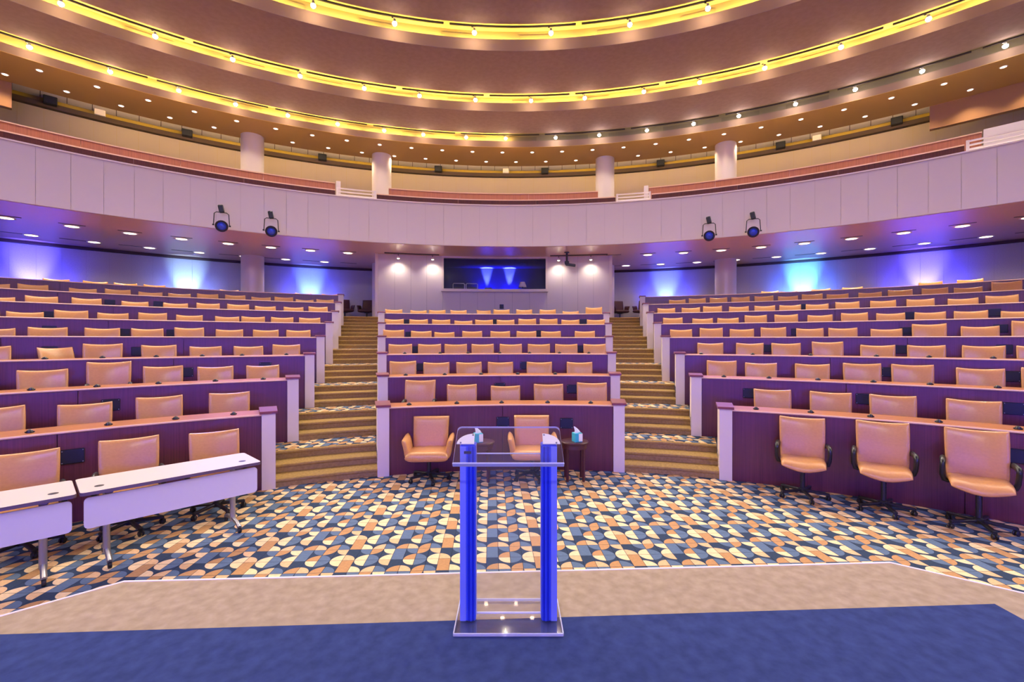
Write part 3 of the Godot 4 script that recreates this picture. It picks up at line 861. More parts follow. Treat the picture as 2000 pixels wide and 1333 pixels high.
func build_wall_lights() -> void:
	# LED uplights on the top tier wash the lower wall
	var ups := [[-46.4, "violet blue", Color8(96, 92, 255), 1.0], [-35.4, "pale cyan", Color8(170, 220, 255), 0.45], [-23.9, "bright blue", Color8(84, 120, 255), 1.0], [18.2, "bright blue", Color8(84, 110, 255), 1.0], [32.0, "cyan", Color8(90, 180, 255), 1.2], [41.6, "violet blue", Color8(90, 84, 255), 1.2]]
	for k in ups.size():
		var d: Array = ups[k]
		var t := thing("wall_uplight", "%s uplight at the foot of the back wall, %s from the left" % [d[1], ORDINAL[k]], "uplight", pol(ROOF, 20.6, d[0], tier(8)), -deg_to_rad(d[0]), "wall uplights")
		part("base", box(Vector3(0.26, 0.05, 0.2), 0.01, Vector3(0, 0.025, 0)), M.black_plastic, t)
		part("can", lathe(rod(0.09, 0.2), 18, Vector3(0, 0.05, 0), Basis(Vector3.RIGHT, -0.15)), M.black_plastic, t)
		part("lens", lathe(rod(0.075, 0.012), 18, Vector3(0, 0.25, -0.03), Basis(Vector3.RIGHT, -0.15)), M.uplight_face, t)
		spot(t, Vector3(0, 0.3, -0.04), Vector3(0, 1, -0.5), 7.0 * UP_POWER * d[3], d[2], 24.0, 0.9, 0.05)
		spot(t, Vector3(0, 0.3, -0.04), Vector3(0, 0.5, -1), 6.0 * UP_POWER * d[3], Color(d[2].r * 0.6, d[2].g * 0.6, d[2].b), 66.0, 1.0, 0.05)
	# track lamps grazing the booth wall
	var bl := [-14.18, -10.1, 5.44, 9.38]
	for k in 4:
		var t := thing("booth_spotlight", "small wall grazing spotlight on the booth wall, %s from the left" % ORDINAL[k], "spotlight", pol(ROOF, 17.18, bl[k], SOFFIT), -deg_to_rad(bl[k]), "booth wall spotlights")
		part("stem", lathe(rod(0.012, 0.068), 8, Vector3(0, -0.10, 0)), M.track_dark, t)
		part("body", lathe([Vector2(0, 0.09), Vector2(0.03, 0.09), Vector2(0.055, 0), Vector2(0.045, 0)], 14, Vector3(0, -0.19, 0)), M.trim_white, t)
		part("bulb", lathe([Vector2(0, 0.01), Vector2(0.045, 0.0), Vector2(0.03, -0.02), Vector2(0, -0.025)], 14, Vector3(0, -0.19, 0)), M.bulb_small, t)
		spot(t, Vector3(0, -0.21, 0), Vector3(0, -1, -0.32), 0.28 * UP_POWER, Color8(255, 240, 214), 62.0, 1.0, 0.04)
	for d in [[-15.8, -9.3, "left"], [4.4, 11.4, "right"]]:
		solo("lighting_track", sweep(ring(17.15, 17.21, SOFFIT - 0.03, SOFFIT), ROOF, d[0], d[1]), M.track_dark, "thin dark lighting track above the %s side of the booth wall" % d[2], "track", Vector3.ZERO, 0, "booth wall tracks")
	# theatre lamps clamped under the balcony front
	var par := [-32.53, -27.91, 22.81, 27.29]
	for k in 4:
		var a: float = par[k]
		var t := thing("theatre_lamp", "black theatre lamp with silver rim and blue lens, %s from the left" % ORDINAL[k], "stage lamp", pol(ROOF, 15.22, a, SOFFIT + 0.30), -deg_to_rad(a), "theatre lamps on the balcony front")
		part("wall_bracket", box(Vector3(0.06, 0.1, 0.29), 0.01, Vector3(0, 0.26, -0.11)), M.black_plastic, t)
		part("clamp", box(Vector3(0.13, 0.22, 0.10), 0.02, Vector3(-0.01, 0.2, 0.03), Basis(Vector3.BACK, 0.2)), M.black_plastic, t)
		part("yoke", tube([Vector3(-0.19, -0.26, 0.04), Vector3(-0.17, 0.06, 0.04), Vector3(-0.12, 0.10, 0.04), Vector3(0.12, 0.10, 0.04), Vector3(0.17, 0.06, 0.04), Vector3(0.19, -0.26, 0.04)], 0.012), M.black_plastic, t)
		var can := Basis(Vector3.RIGHT, PI / 2 + 0.35)
		part("can", lathe([Vector2(0, -0.22), Vector2(0.06, -0.22), Vector2(0.1, -0.1), Vector2(0.14, 0.0), Vector2(0.15, 0.12), Vector2(0.13, 0.12)], 22, Vector3(0, -0.26, 0.04), can), M.chrome, t)
		part("rim", lathe([Vector2(0.11, 0.10), Vector2(0.155, 0.10), Vector2(0.16, 0.14), Vector2(0.11, 0.14), Vector2(0.11, 0.10)], 22, Vector3(0, -0.26, 0.04), can), M.black_plastic, t)
		part("lens", lathe([Vector2(0, 0.15), Vector2(0.06, 0.14), Vector2(0.112, 0.115)], 20, Vector3(0, -0.26, 0.04), can), M.lens_blue, t)
		for s in [-1, 1]: part("knob", lathe(rod(0.022, 0.05), 10, Vector3(0.17 * s, -0.26, 0.04), Basis(Vector3.BACK, -PI / 2 * s)), M.black_plastic, t)
		spot(t, Vector3(0, -0.33, 0.22), Vector3(0, -0.42, 1), 2.4 * UP_POWER, Color8(84, 96, 255), 20.0, 0.8, 0.08)
	var pj := thing("ceiling_projector", "black projector arm hanging from the soffit before the booth wall", "projector", pol(ROOF, 16.6, 6.44, SOFFIT), -deg_to_rad(6.4))
	part("ceiling_plate", lathe(rod(0.09, 0.03), 16, Vector3(0, -0.03, 0)), M.black_plastic, pj)
	part("pole", lathe(rod(0.035, 0.34), 12, Vector3(0, -0.36, 0)), M.black_plastic, pj)
	part("yoke", box(Vector3(0.16, 0.12, 0.12), 0.02, Vector3(0, -0.38, 0)), M.black_plastic, pj)
	part("body", box(Vector3(0.36, 0.09, 0.16), 0.02, Vector3(0.13, -0.46, 0), Basis(Vector3.BACK, -0.15)), M.black_plastic, pj)

func build_stage_lights() -> void:
	# blue floods at the foot of the stage wall, behind the viewer: the wall glows and mirrors in the desk fronts
	for k in 8:
		var t := thing("stage_flood", "blue floodlight at the foot of the stage wall, %s from the left" % ORDINAL[k], "floodlight", Vector3(-8.75 + 2.5 * k, STAGE if absf(-8.75 + 2.5 * k) < 5.9 else 0.004, 5.2), 0, "blue floodlights behind the viewer")
		part("base", box(Vector3(0.3, 0.05, 0.2), 0.01, Vector3(0, 0.025, 0)), M.black_plastic, t)
		part("can", lathe(rod(0.11, 0.2), 18, Vector3(0, 0.05, 0)), M.black_plastic, t)
		part("lens", lathe(rod(0.09, 0.012), 18, Vector3(0, 0.25, 0)), M.uplight_face, t)
		spot(t, Vector3(0, 0.3, 0), Vector3(0, 1, 0.5), FLOOD_POWER, Color8(76, 70, 255), 60.0, 1.0, 0.08)
	# a lighting bar above the stage, behind the camera: white and blue washes on the seats
	var bar := thing("lighting_bar", "black lighting bar over the stage behind the viewer", "lighting bar", Vector3(0, 7.6, 2.4))
	part("pipe", tube([Vector3(-7, 0, 0), Vector3(7, 0, 0)], 0.03), M.black_plastic, bar)
	for x in [-5.5, 0.0, 5.5]: part("drop_rod", tube([Vector3(x, 0, 0), Vector3(x, 3.28, 0)], 0.015), M.black_plastic, bar)
	var heads := [[-6.4, "blue"], [-4.6, "white"], [-2.8, "blue"], [-0.9, "white"], [0.9, "white"], [2.8, "blue"], [4.6, "white"], [6.4, "blue"]]
	for k in heads.size():
		var d: Array = heads[k]
		var t := thing("wash_light", "%s wash light on the bar over the stage, %s from the left" % [d[1], ORDINAL[k]], "stage lamp", Vector3(d[0], 7.553, 2.4), 0, "wash lights over the stage")
		var aim := Basis(Vector3.RIGHT, -PI / 2 - 0.42)
		part("yoke", tube([Vector3(-0.2, -0.25, 0), Vector3(-0.2, 0.0, 0), Vector3(0.2, 0.0, 0), Vector3(0.2, -0.25, 0)], 0.014), M.black_plastic, t)
		part("can", lathe([Vector2(0, -0.16), Vector2(0.12, -0.16), Vector2(0.17, 0.1), Vector2(0.15, 0.1)], 20, Vector3(0, -0.25, 0), aim), M.black_plastic, t)
		part("lens", lathe([Vector2(0, 0.09), Vector2(0.15, 0.08)], 20, Vector3(0, -0.25, 0), aim), M.bulb_white if d[1] == "white" else M.uplight_face, t)
		var at := Vector3(0, -0.32, -0.14)
		if d[1] == "white": spot(t, at, Vector3(d[0] * 0.05, -0.28, -1), WASH_WHITE, Color8(255, 236, 222), 62.0, 0.8, 0.15)
		else: spot(t, at, Vector3(d[0] * 0.05, -0.66, -1), WASH_BLUE, Color8(84, 66, 255), 34.0, 1.0, 0.15)


# ---------------------------------------------------------------- desks
func build_desk(n: int, block: String, from: float, to: float, post_from: bool, post_to: bool) -> void:
	var r := row_radius(n)
	var y := desk_height(n)
	var low := tier(n - 1)
	var w := rad_to_deg(0.17 / r)
	var d := setting("desk_row", "", "")
	d.remove_meta("kind")
	tag(d, "curved mahogany desk, %s row of the %s block from the stage" % [ORDINAL[n - 1], block], "desk", "curved desk rows")
	var a := from + (w if post_from else 0.0)
	var b := to - (w if post_to else 0.0)
	var count := maxi(2, roundi((b - a) * deg_to_rad(r) / 2.3))
	var gap := rad_to_deg(0.004 / r)
	for k in count:
		part("front_panel", sweep(ring(r, r + 0.025, low + 0.004, y - 0.024), SEATS, lerpf(a, b, float(k) / count) + gap, lerpf(a, b, float(k + 1) / count) - gap), M.mahogany, d)
	part("backing_panel", sweep(ring(r + 0.026, r + 0.04, low + 0.01, y - 0.03), SEATS, a, b), M.slot_dark, d)
	part("desktop", sweep([Vector2(r - 0.004, y - 0.023), Vector2(r + 0.46, y - 0.023), Vector2(r + 0.46, y), Vector2(r - 0.004, y)], SEATS, a, b), M.desk_wood, d)
	part("edge_band", sweep([Vector2(r - 0.022, y - 0.018), Vector2(r - 0.016, y - 0.024), Vector2(r - 0.004, y - 0.024), Vector2(r - 0.004, y + 0.001), Vector2(r - 0.012, y + 0.001), Vector2(r - 0.022, y - 0.008)], SEATS, a, b), M.desk_edge, d)
	for e in [[post_from, from, from + w], [post_to, to - w, to]]:
		if not e[0]: continue
		part("end_pilaster", sweep(ring(r - 0.04, r + 0.46, low + 0.004, y + 0.005), SEATS, e[1], e[2]), M.pilaster_cream, d)
		var o := w * 0.14
		part("cap", sweep([Vector2(r - 0.065, y + 0.006), Vector2(r + 0.48, y + 0.006), Vector2(r + 0.48, y + 0.04), Vector2(r - 0.055, y + 0.04), Vector2(r - 0.065, y + 0.03)], SEATS, float(e[1]) - o, float(e[2]) + o), M.cap_wood, d)
	if n - 1 < OUTLETS.size():
		for q in OUTLETS[n - 1]:
			if q[0] < from or q[0] > to: continue
			var oy := clampf(q[1], low + 0.2, y - 0.15)
			var bx := part("outlet_box", box(Vector3(0.2, 0.16, 0.03), 0.006), M.black_box, d, pol(SEATS, r - 0.012, q[0], oy))
			bx.rotation.y = -deg_to_rad(q[0])
			if n < 4:
				for s in [[-1, -1], [1, -1], [-1, 1], [1, 1]]:
					part("screw", lathe(rod(0.006, 0.004, 8, 0.001), 8, Vector3(0.085 * s[0], 0.065 * s[1], 0.015), Basis(Vector3.RIGHT, PI / 2)), M.box_screw, bx)

func build_desks() -> void:
	for n in range(1, 9):
		build_desk(n, "left", -SIDE_END, LEFT_EDGE[n - 1], false, true)
		if n <= 6: build_desk(n, "centre", CENTRE_LEFT[n - 1], CENTRE_RIGHT[n - 1], true, true)
		build_desk(n, "right", RIGHT_EDGE[n - 1], SIDE_END if n < 8 else 48.3, true, n == 8)
	var mic: Node3D = null
	var base := lathe([Vector2(0, 0), Vector2(0.036, 0), Vector2(0.036, 0.014), Vector2(0.028, 0.034), Vector2(0.012, 0.046), Vector2(0, 0.047)], 14)
	var bar := tube([Vector3(-0.045, 0.012, 0.01), Vector3(0, 0.026, 0), Vector3(0.045, 0.012, 0.01)], 0.009, 6)
	for n in range(1, 4):
		var counts := {}
		for a in MICROPHONES[n - 1]:
			var block := "left" if a < -20.0 else ("centre" if a < 12.0 else "right")
			var k: int = counts.get(block, 0)
			counts[block] = k + 1
			var label := "small black microphone button, %s from the left on %s %s row desk" % [ORDINAL[k], block, ORDINAL[n - 1]]
			var at := pol(SEATS, row_radius(n) + 0.14, a, desk_height(n))
			if mic == null:
				mic = thing("desk_microphone", label, "microphone", at, -deg_to_rad(a), "desk microphones")
				part("base", base, M.black_plastic, mic).scale = Vector3(0.85, 0.85, 0.85)
				part("grip_bar", bar, M.black_plastic, mic).scale = Vector3(0.85, 0.85, 0.85)
			else:
				again(mic, label, at, -deg_to_rad(a))


# ---------------------------------------------------------------- chairs (they face local +Z)
func back_mesh(wide: float, tall: float, thick: float) -> Mesh:
	return cushion(func(u: float, v: float, s: float) -> Vector3:
		var edge := pow(maxf(0.0, (1.0 - pow(absf(u), 5.0)) * (1.0 - pow(absf(v), 6.0))), 0.42)
		var t := thick * edge * 0.5
		var h := (v + 1.0) / 2.0
		var x := u * wide / 2 * (0.94 + 0.06 * h) * (1.0 - 0.02 * v * v * v * v)
		var y := h * tall + (0.022 * u * u - 0.012) * h
		var bow := 0.055 * u * u - 0.10 * h + 0.05 * sin(h * PI) * 0.4
		return Vector3(x, y, bow + s * t), 12, 12)

func seat_mesh(wide: float, deep: float, thick: float, waterfall := 0.05) -> Mesh:
	return cushion(func(u: float, v: float, s: float) -> Vector3:
		var edge := pow(maxf(0.0, (1.0 - pow(absf(u), 5.0)) * (1.0 - pow(absf(v), 5.0))), 0.45)
		var t := thick * edge * 0.5
		var drop := -waterfall * pow(maxf(0.0, v), 3.0) + 0.02 * u * u - 0.015 * cos(u * PI) * maxf(0.0, v)
		return Vector3(u * wide / 2 * (1.0 - 0.05 * v * v), drop + s * t, v * deep / 2), 12, 10)

func star_base(parent: Node3D, spread: float, detailed: bool) -> void:
	var leg := begin()
	chamfer(leg, Vector3(0, 0.088, spread * 0.5), Vector3(0.045, 0.032, spread * 0.96), 0.008, Basis(Vector3.RIGHT, 0.07))
	var legm := leg.commit()
	var wheel := begin()
	for s in [-1, 1]: lathe(rod(0.028, 0.018, 12, 0.004), 12, Vector3(0.006 * s + (0.0 if s > 0 else -0.018) + 0.004, 0.030, 0), Basis(Vector3.BACK, -PI / 2), wheel)
	chamfer(wheel, Vector3(0, 0.054, 0), Vector3(0.03, 0.03, 0.03), 0.006)
	var wheelm := wheel.commit()
	if detailed:
		for k in 5:
			var a := TAU * k / 5 + 0.3
			var l := part("base_leg", legm, M.black_plastic, parent)
			l.rotation.y = a
			var w := part("caster", wheelm, M.black_plastic, l, Vector3(0, 0, spread - 0.02))
			w.rotation.y = 0.9 * k
	else:
		var st := begin()
		for k in 5:
			var b := Basis(Vector3.UP, TAU * k / 5 + 0.3)
			st.append_from(legm, 0, Transform3D(b, Vector3.ZERO))
			st.append_from(wheelm, 0, Transform3D(b, b * Vector3(0, 0, spread - 0.02)))
		part("star_base", st.commit(), M.black_plastic, parent)

# swivel chair of the desk rows: `total` is the height of its backrest
func make_chair(label: String, total: float, detailed: bool) -> Node3D:
	var t := thing("swivel_chair", label, "chair")
	var seat_y := total - 0.54
	star_base(t, 0.30 if detailed else 0.25, detailed)
	var out := 1.0 if detailed else 0.87
	part("gas_column", lathe([Vector2(0, 0.07), Vector2(0.045, 0.07), Vector2(0.045, 0.12), Vector2(0.028, 0.13), Vector2(0.028, seat_y - 0.05), Vector2(0.09, seat_y - 0.045), Vector2(0.09, seat_y - 0.035), Vector2(0, seat_y - 0.035)], 14), M.black_plastic, t)
	part("seat", seat_mesh(0.50, 0.48, 0.09), M.tan_leather, t, Vector3(0, seat_y, 0.02))
	part("backrest", back_mesh(0.53, 0.55, 0.075), M.tan_leather, t, Vector3(0, seat_y - 0.01, -0.19))
	part("back_plate", box(Vector3(0.10, 0.30, 0.02), 0.006, Vector3(0, seat_y + 0.08, -0.245), Basis(Vector3.RIGHT, -0.1)), M.black_plastic, t)
	for s in [-1, 1]:
		part("armrest", tube([Vector3(0.235 * s, seat_y - 0.02, -0.03), Vector3(0.275 * s * out, seat_y - 0.01, -0.01), Vector3(0.29 * s * out, seat_y + 0.05, 0.0), Vector3(0.292 * s * out, seat_y + 0.15, 0.04), Vector3(0.29 * s * out, seat_y + 0.195, 0.04), Vector3(0.285 * s * out, seat_y + 0.205, -0.05), Vector3(0.278 * s * out, seat_y + 0.20, -0.17), Vector3(0.258 * s, seat_y + 0.19, -0.215)], 0.026, 8, Vector2(1.0, 1.25)), M.black_plastic, t)
	return t

func build_row_chairs() -> void:
	var kinds := {}
	var rng := RandomNumberGenerator.new()
	rng.seed = 4
	var pushed := {"left31": 0.22, "left56": 0.28, "left87": 0.28, "centre61": 0.28, "centre64": 0.4, "right81": 0.33, "centre40": 0.12, "centre37": 0.12}
	var turned := {"left31": 0.55, "centre10": -0.12, "centre64": 0.5}
	for d in [["left", CHAIRS_LEFT], ["centre", CHAIRS_CENTRE], ["right", CHAIRS_RIGHT]]:
		var block: String = d[0]
		for n in range(1, d[1].size() + 1):
			var row: Array = d[1][n - 1]
			for k in row.size():
				var a: float = row[k][0]
				var total: float = snappedf(row[k][1], 0.03)
				var label := "tan leather swivel chair, %s from the left in the %s row of %s block" % [ORDINAL[k], ORDINAL[n - 1], block]
				var turn: float = -deg_to_rad(a) + rng.randf_range(-0.07, 0.07) + float(turned.get("%s%d%d" % [block, n, k], 0.0))
				var at := pol(SEATS, row_radius(n) + 0.70 + float(pushed.get("%s%d%d" % [block, n, k], 0.0)), a, tier(n))
				if not kinds.has(total):
					var c := make_chair(label, total, false)
					c.position = at
					c.rotation.y = turn
					c.set_meta("group", "tan swivel chairs in the desk rows")
					kinds[total] = c
				else:
					again(kinds[total], label, at, turn)

func build_front_chairs() -> void:
	var spots := [
		[3.78, -5.99, -0.52, 1.0, "tan swivel chair on the carpet nearest the right aisle, before the right desks"],
		[4.44, -5.50, -0.60, 1.03, "tan swivel chair, middle of three before the right front desk"],
		[5.04, -4.97, -0.68, 1.04, "tan swivel chair nearest the right edge, before the right front desk"],
		[-3.51, -5.47, 0.66, 0.92, "tan swivel chair behind the white table's right end"],
		[-4.10, -4.94, 0.70, 0.95, "tan swivel chair behind the white table's left end"],
		[-4.72, -4.44, 0.78, 0.92, "tan swivel chair nearest the left edge, behind the far left white table"],
	]
	for d in spots:
		var c := make_chair(d[4], d[3], true)
		c.position = Vector3(d[0], 0.004, d[1])
		c.rotation.y = d[2]
		c.set_meta("group", "swivel chairs on the front floor")

func make_guest_chair(label: String, leather: Material) -> Node3D:
	var t := thing("guest_armchair", label, "armchair")
	star_base(t, 0.31, true)
	part("gas_column", lathe([Vector2(0, 0.07), Vector2(0.045, 0.07), Vector2(0.045, 0.12), Vector2(0.028, 0.13), Vector2(0.028, 0.30), Vector2(0.12, 0.31), Vector2(0.12, 0.33), Vector2(0, 0.33)], 14), M.black_plastic, t)
	part("seat", cushion(func(u: float, v: float, s: float) -> Vector3:
		var edge := pow(maxf(0.0, (1.0 - pow(absf(u), 8.0)) * (1.0 - pow(absf(v), 8.0))), 0.4)
		return Vector3(u * 0.30, s * 0.07 * edge + 0.008 * (1.0 - v * v), v * 0.27), 12, 10), leather, t, Vector3(0, 0.395, 0.05))
	part("backrest", cushion(func(u: float, v: float, s: float) -> Vector3:
		var edge := pow(maxf(0.0, (1.0 - pow(absf(u), 9.0)) * (1.0 - pow(absf(v), 9.0))), 0.4)
		var h := (v + 1.0) / 2.0
		return Vector3(u * (0.255 + 0.015 * h), h * 0.47, -0.12 * h + s * (0.055 * edge + 0.008 * (1.0 - u * u) * edge)), 12, 12), leather, t, Vector3(0, 0.42, -0.16))
	for s in [-1, 1]:
		var m := cushion(func(u: float, v: float, side: float) -> Vector3:
			var edge := pow(maxf(0.0, (1.0 - pow(absf(u), 6.0)) * (1.0 - pow(absf(v), 6.0))), 0.42)
			var h := (v + 1.0) / 2.0
			return Vector3(s * (0.285 + 0.05 * h * h) + side * 0.042 * edge, 0.36 + h * (0.27 + 0.03 * (0.5 - u * 0.5)), 0.04 + u * 0.22 * (0.8 + 0.2 * h)), 10, 10)
		part("armrest", m, leather, t)
	return t

func build_front_things() -> void:
	for d in [[-1.21, -6.72, 0.05, "tan leather armchair with padded arms, left of the clear lectern"], [0.30, -6.80, 0.0, "tan leather armchair with padded arms, seen through the clear lectern"]]:
		var c := make_guest_chair(d[3], M.tan_leather)
		c.position = Vector3(d[0], 0.004, d[1])
		c.rotation.y = d[2]
		c.set_meta("group", "tan armchairs before the centre desk")
	var dark := [[-20.2, 0.6, "dark armchair at the top of the left aisle, nearest the left desks"], [-17.75, 0.0, "dark armchair at the top of the left aisle, nearest the booth"], [12.9, 0.2, "dark armchair at the top of the right aisle, nearest the booth"], [15.5, -0.7, "dark armchair at the top of the right aisle, nearest the right desks"]]
	for d in dark:
		var c := make_guest_chair(d[2], M.dark_red_leather)
		c.position = pol(ROOF, 20.6, d[0], tier(8))
		c.rotation.y = d[1]
		c.set_meta("group", "dark armchairs at the top of the aisles")
	# round side tables with tissue boxes
	for d in [[0.915, -6.75, "right"], [-0.46, -6.72, "left"]]:
		var t := thing("side_table", "round dark wood side table on the %s of the armchair behind the lectern" % d[2], "side table", Vector3(d[0], 0.004, d[1]), 0, "round side tables")
		part("table_top", lathe([Vector2(0, 0.535), Vector2(0.195, 0.535), Vector2(0.205, 0.545), Vector2(0.205, 0.56), Vector2(0.197, 0.57), Vector2(0, 0.57)], 32), M.dark_wood, t)
		part("apron", lathe([Vector2(0.165, 0.47), Vector2(0.18, 0.47), Vector2(0.18, 0.535), Vector2(0.165, 0.535), Vector2(0.165, 0.47)], 32), M.dark_wood, t)
		for k in 4:
			var a := PI / 4 + PI / 2 * k
			part("leg", box(Vector3(0.034, 0.5, 0.034), 0.005, Vector3(cos(a) * 0.165, 0.25, sin(a) * 0.165), Basis(Vector3.UP, -a)), M.dark_wood, t)
		var b := thing("tissue_box", "cyan tissue box with a white tissue on the %s side table" % d[2], "tissue box", Vector3(d[0] + (0.03 if d[2] == "right" else -0.03), 0.574, d[1] + 0.06), 0.35, "tissue boxes")
		part("carton", box(Vector3(0.115, 0.13, 0.115), 0.004, Vector3(0, 0.065, 0)), M.tissue_box_cyan, b)
		part("side_label", box(Vector3(0.06, 0.11, 0.004), 0.001, Vector3(0.028, 0.066, 0.058)), M.tissue_paper, b)
		var st := begin()
		for k in 9:
			# a crumpled sheet drawn up to a leaning point
			var a0 := TAU * k / 9
			var a1 := TAU * (k + 1) / 9
			for j in 3:
				var r := [0.045, 0.034, 0.022, 0.004]
				var h := [0.128, 0.16, 0.19, 0.215]
				var lean := [0.0, -0.008, -0.025, -0.05]
				var f := func(a: float, i: int) -> Vector3: return Vector3(cos(a) * r[i] * (1.0 + 0.35 * sin(a * 3.0 + i)) + lean[i], h[i] + 0.012 * sin(a * 2.0), sin(a) * r[i] * 0.6)
				flat(st, [f.call(a0, j), f.call(a1, j), f.call(a1, j + 1), f.call(a0, j + 1)], Vector3(lean[j], h[j], 0))
		part("tissue", st.commit(), M.tissue_paper, b)

	# flip-top training tables on the left
	var along := Vector3(0.687, 0, -0.726)
	var inward := Vector3(-0.726, 0, -0.687)
	var corner := Vector3(-3.695, 0, -3.94)
	for k in 2:
		var c := corner + along * (0.716 - 1.455 * k) + inward * 0.29
		var t := thing("training_table", ["white flip top table with front panel in front of the left desks", "white flip top table cut off by the left edge"][k], "table", Vector3(c.x, 0.004, c.z), atan2(-along.z, along.x), "white training tables")
		# local +X runs along the table, local +Z faces the stage
		var st := begin()
		var outline := []
		for q in [[0.68, 0.255, 0], [-0.68, 0.255, 1], [-0.68, -0.255, 2], [0.68, -0.255, 3]]:
			for j in 4:
				var a: float = PI / 2 * (float(q[2]) + j / 3.0)
				outline.append(Vector3(q[0] + 0.036 * cos(a), 0, q[1] + 0.036 * sin(a)))
		var up := []
		var dn := []
		for v in outline:
			up.append(v + Vector3(0, 0.73, 0)); dn.append(v + Vector3(0, 0.70, 0))
		flat(st, up, Vector3.ZERO)
		flat(st, dn, Vector3(0, 2, 0))
		part("table_top", st.commit(), M.table_white, t)
		st = begin()
		for j in outline.size():
			var j2 := (j + 1) % outline.size()
			var g := 1.004
			flat(st, [up[j] * Vector3(g, 1, g), up[j2] * Vector3(g, 1, g), dn[j2] * Vector3(g, 1, g), dn[j] * Vector3(g, 1, g)], Vector3(0, 0.715, 0))
		part("edge_band", st.commit(), M.table_edge, t)
		st = begin()
		var face := []
		var rear := []
		for q in [[0.655, 0.10, 0], [-0.655, 0.10, 1], [-0.655, -0.10, 2], [0.655, -0.10, 3]]:
			for j in 5:
				var a: float = PI / 2 * (float(q[2]) + j / 4.0)
				face.append(Vector3(q[0] + 0.035 * cos(a), 0.535 + q[1] + 0.035 * sin(a), 0.244))
				rear.append(face[-1] - Vector3(0, 0, 0.018))
		flat(st, face, Vector3.ZERO)
		flat(st, rear, Vector3(0, 0.535, 2))
		for j in face.size(): flat(st, [face[j], face[(j + 1) % face.size()], rear[(j + 1) % face.size()], rear[j]], Vector3(0, 0.535, 0.235))
		part("modesty_panel", st.commit(), M.table_panel, t)
		part("under_frame", box(Vector3(1.30, 0.05, 0.07), 0.008, Vector3(0, 0.674, 0.0)), M.table_edge, t)
		for s in [-1, 1]:
			var leg := part("leg", lathe([Vector2(0, 0.07), Vector2(0.028, 0.07), Vector2(0.028, 0.66), Vector2(0, 0.66)], 14, Vector3(0.52 * s, 0, 0.0)), M.steel, t)
			part("foot", tube([Vector3(0.52 * s, 0.06, 0.24), Vector3(0.52 * s, 0.085, 0.16), Vector3(0.52 * s, 0.10, 0.0), Vector3(0.52 * s, 0.085, -0.16), Vector3(0.52 * s, 0.06, -0.24)], 0.022, 8), M.steel, leg)
			for z in [-0.235, 0.235]:
				part("caster", lathe(rod(0.03, 0.03, 12, 0.004), 14, Vector3(0.52 * s - 0.015, 0.031, z), Basis(Vector3.BACK, -PI / 2)), M.black_plastic, leg)
			part("bracket", box(Vector3(0.06, 0.04, 0.16), 0.008, Vector3(0.52 * s, 0.68, 0.12)), M.table_edge, t)
			part("grommet", lathe([Vector2(0, 0.731), Vector2(0.035, 0.731), Vector2(0.035, 0.728)], 16, Vector3(0.58 * s, 0, 0.12)), M.black_plastic, t)

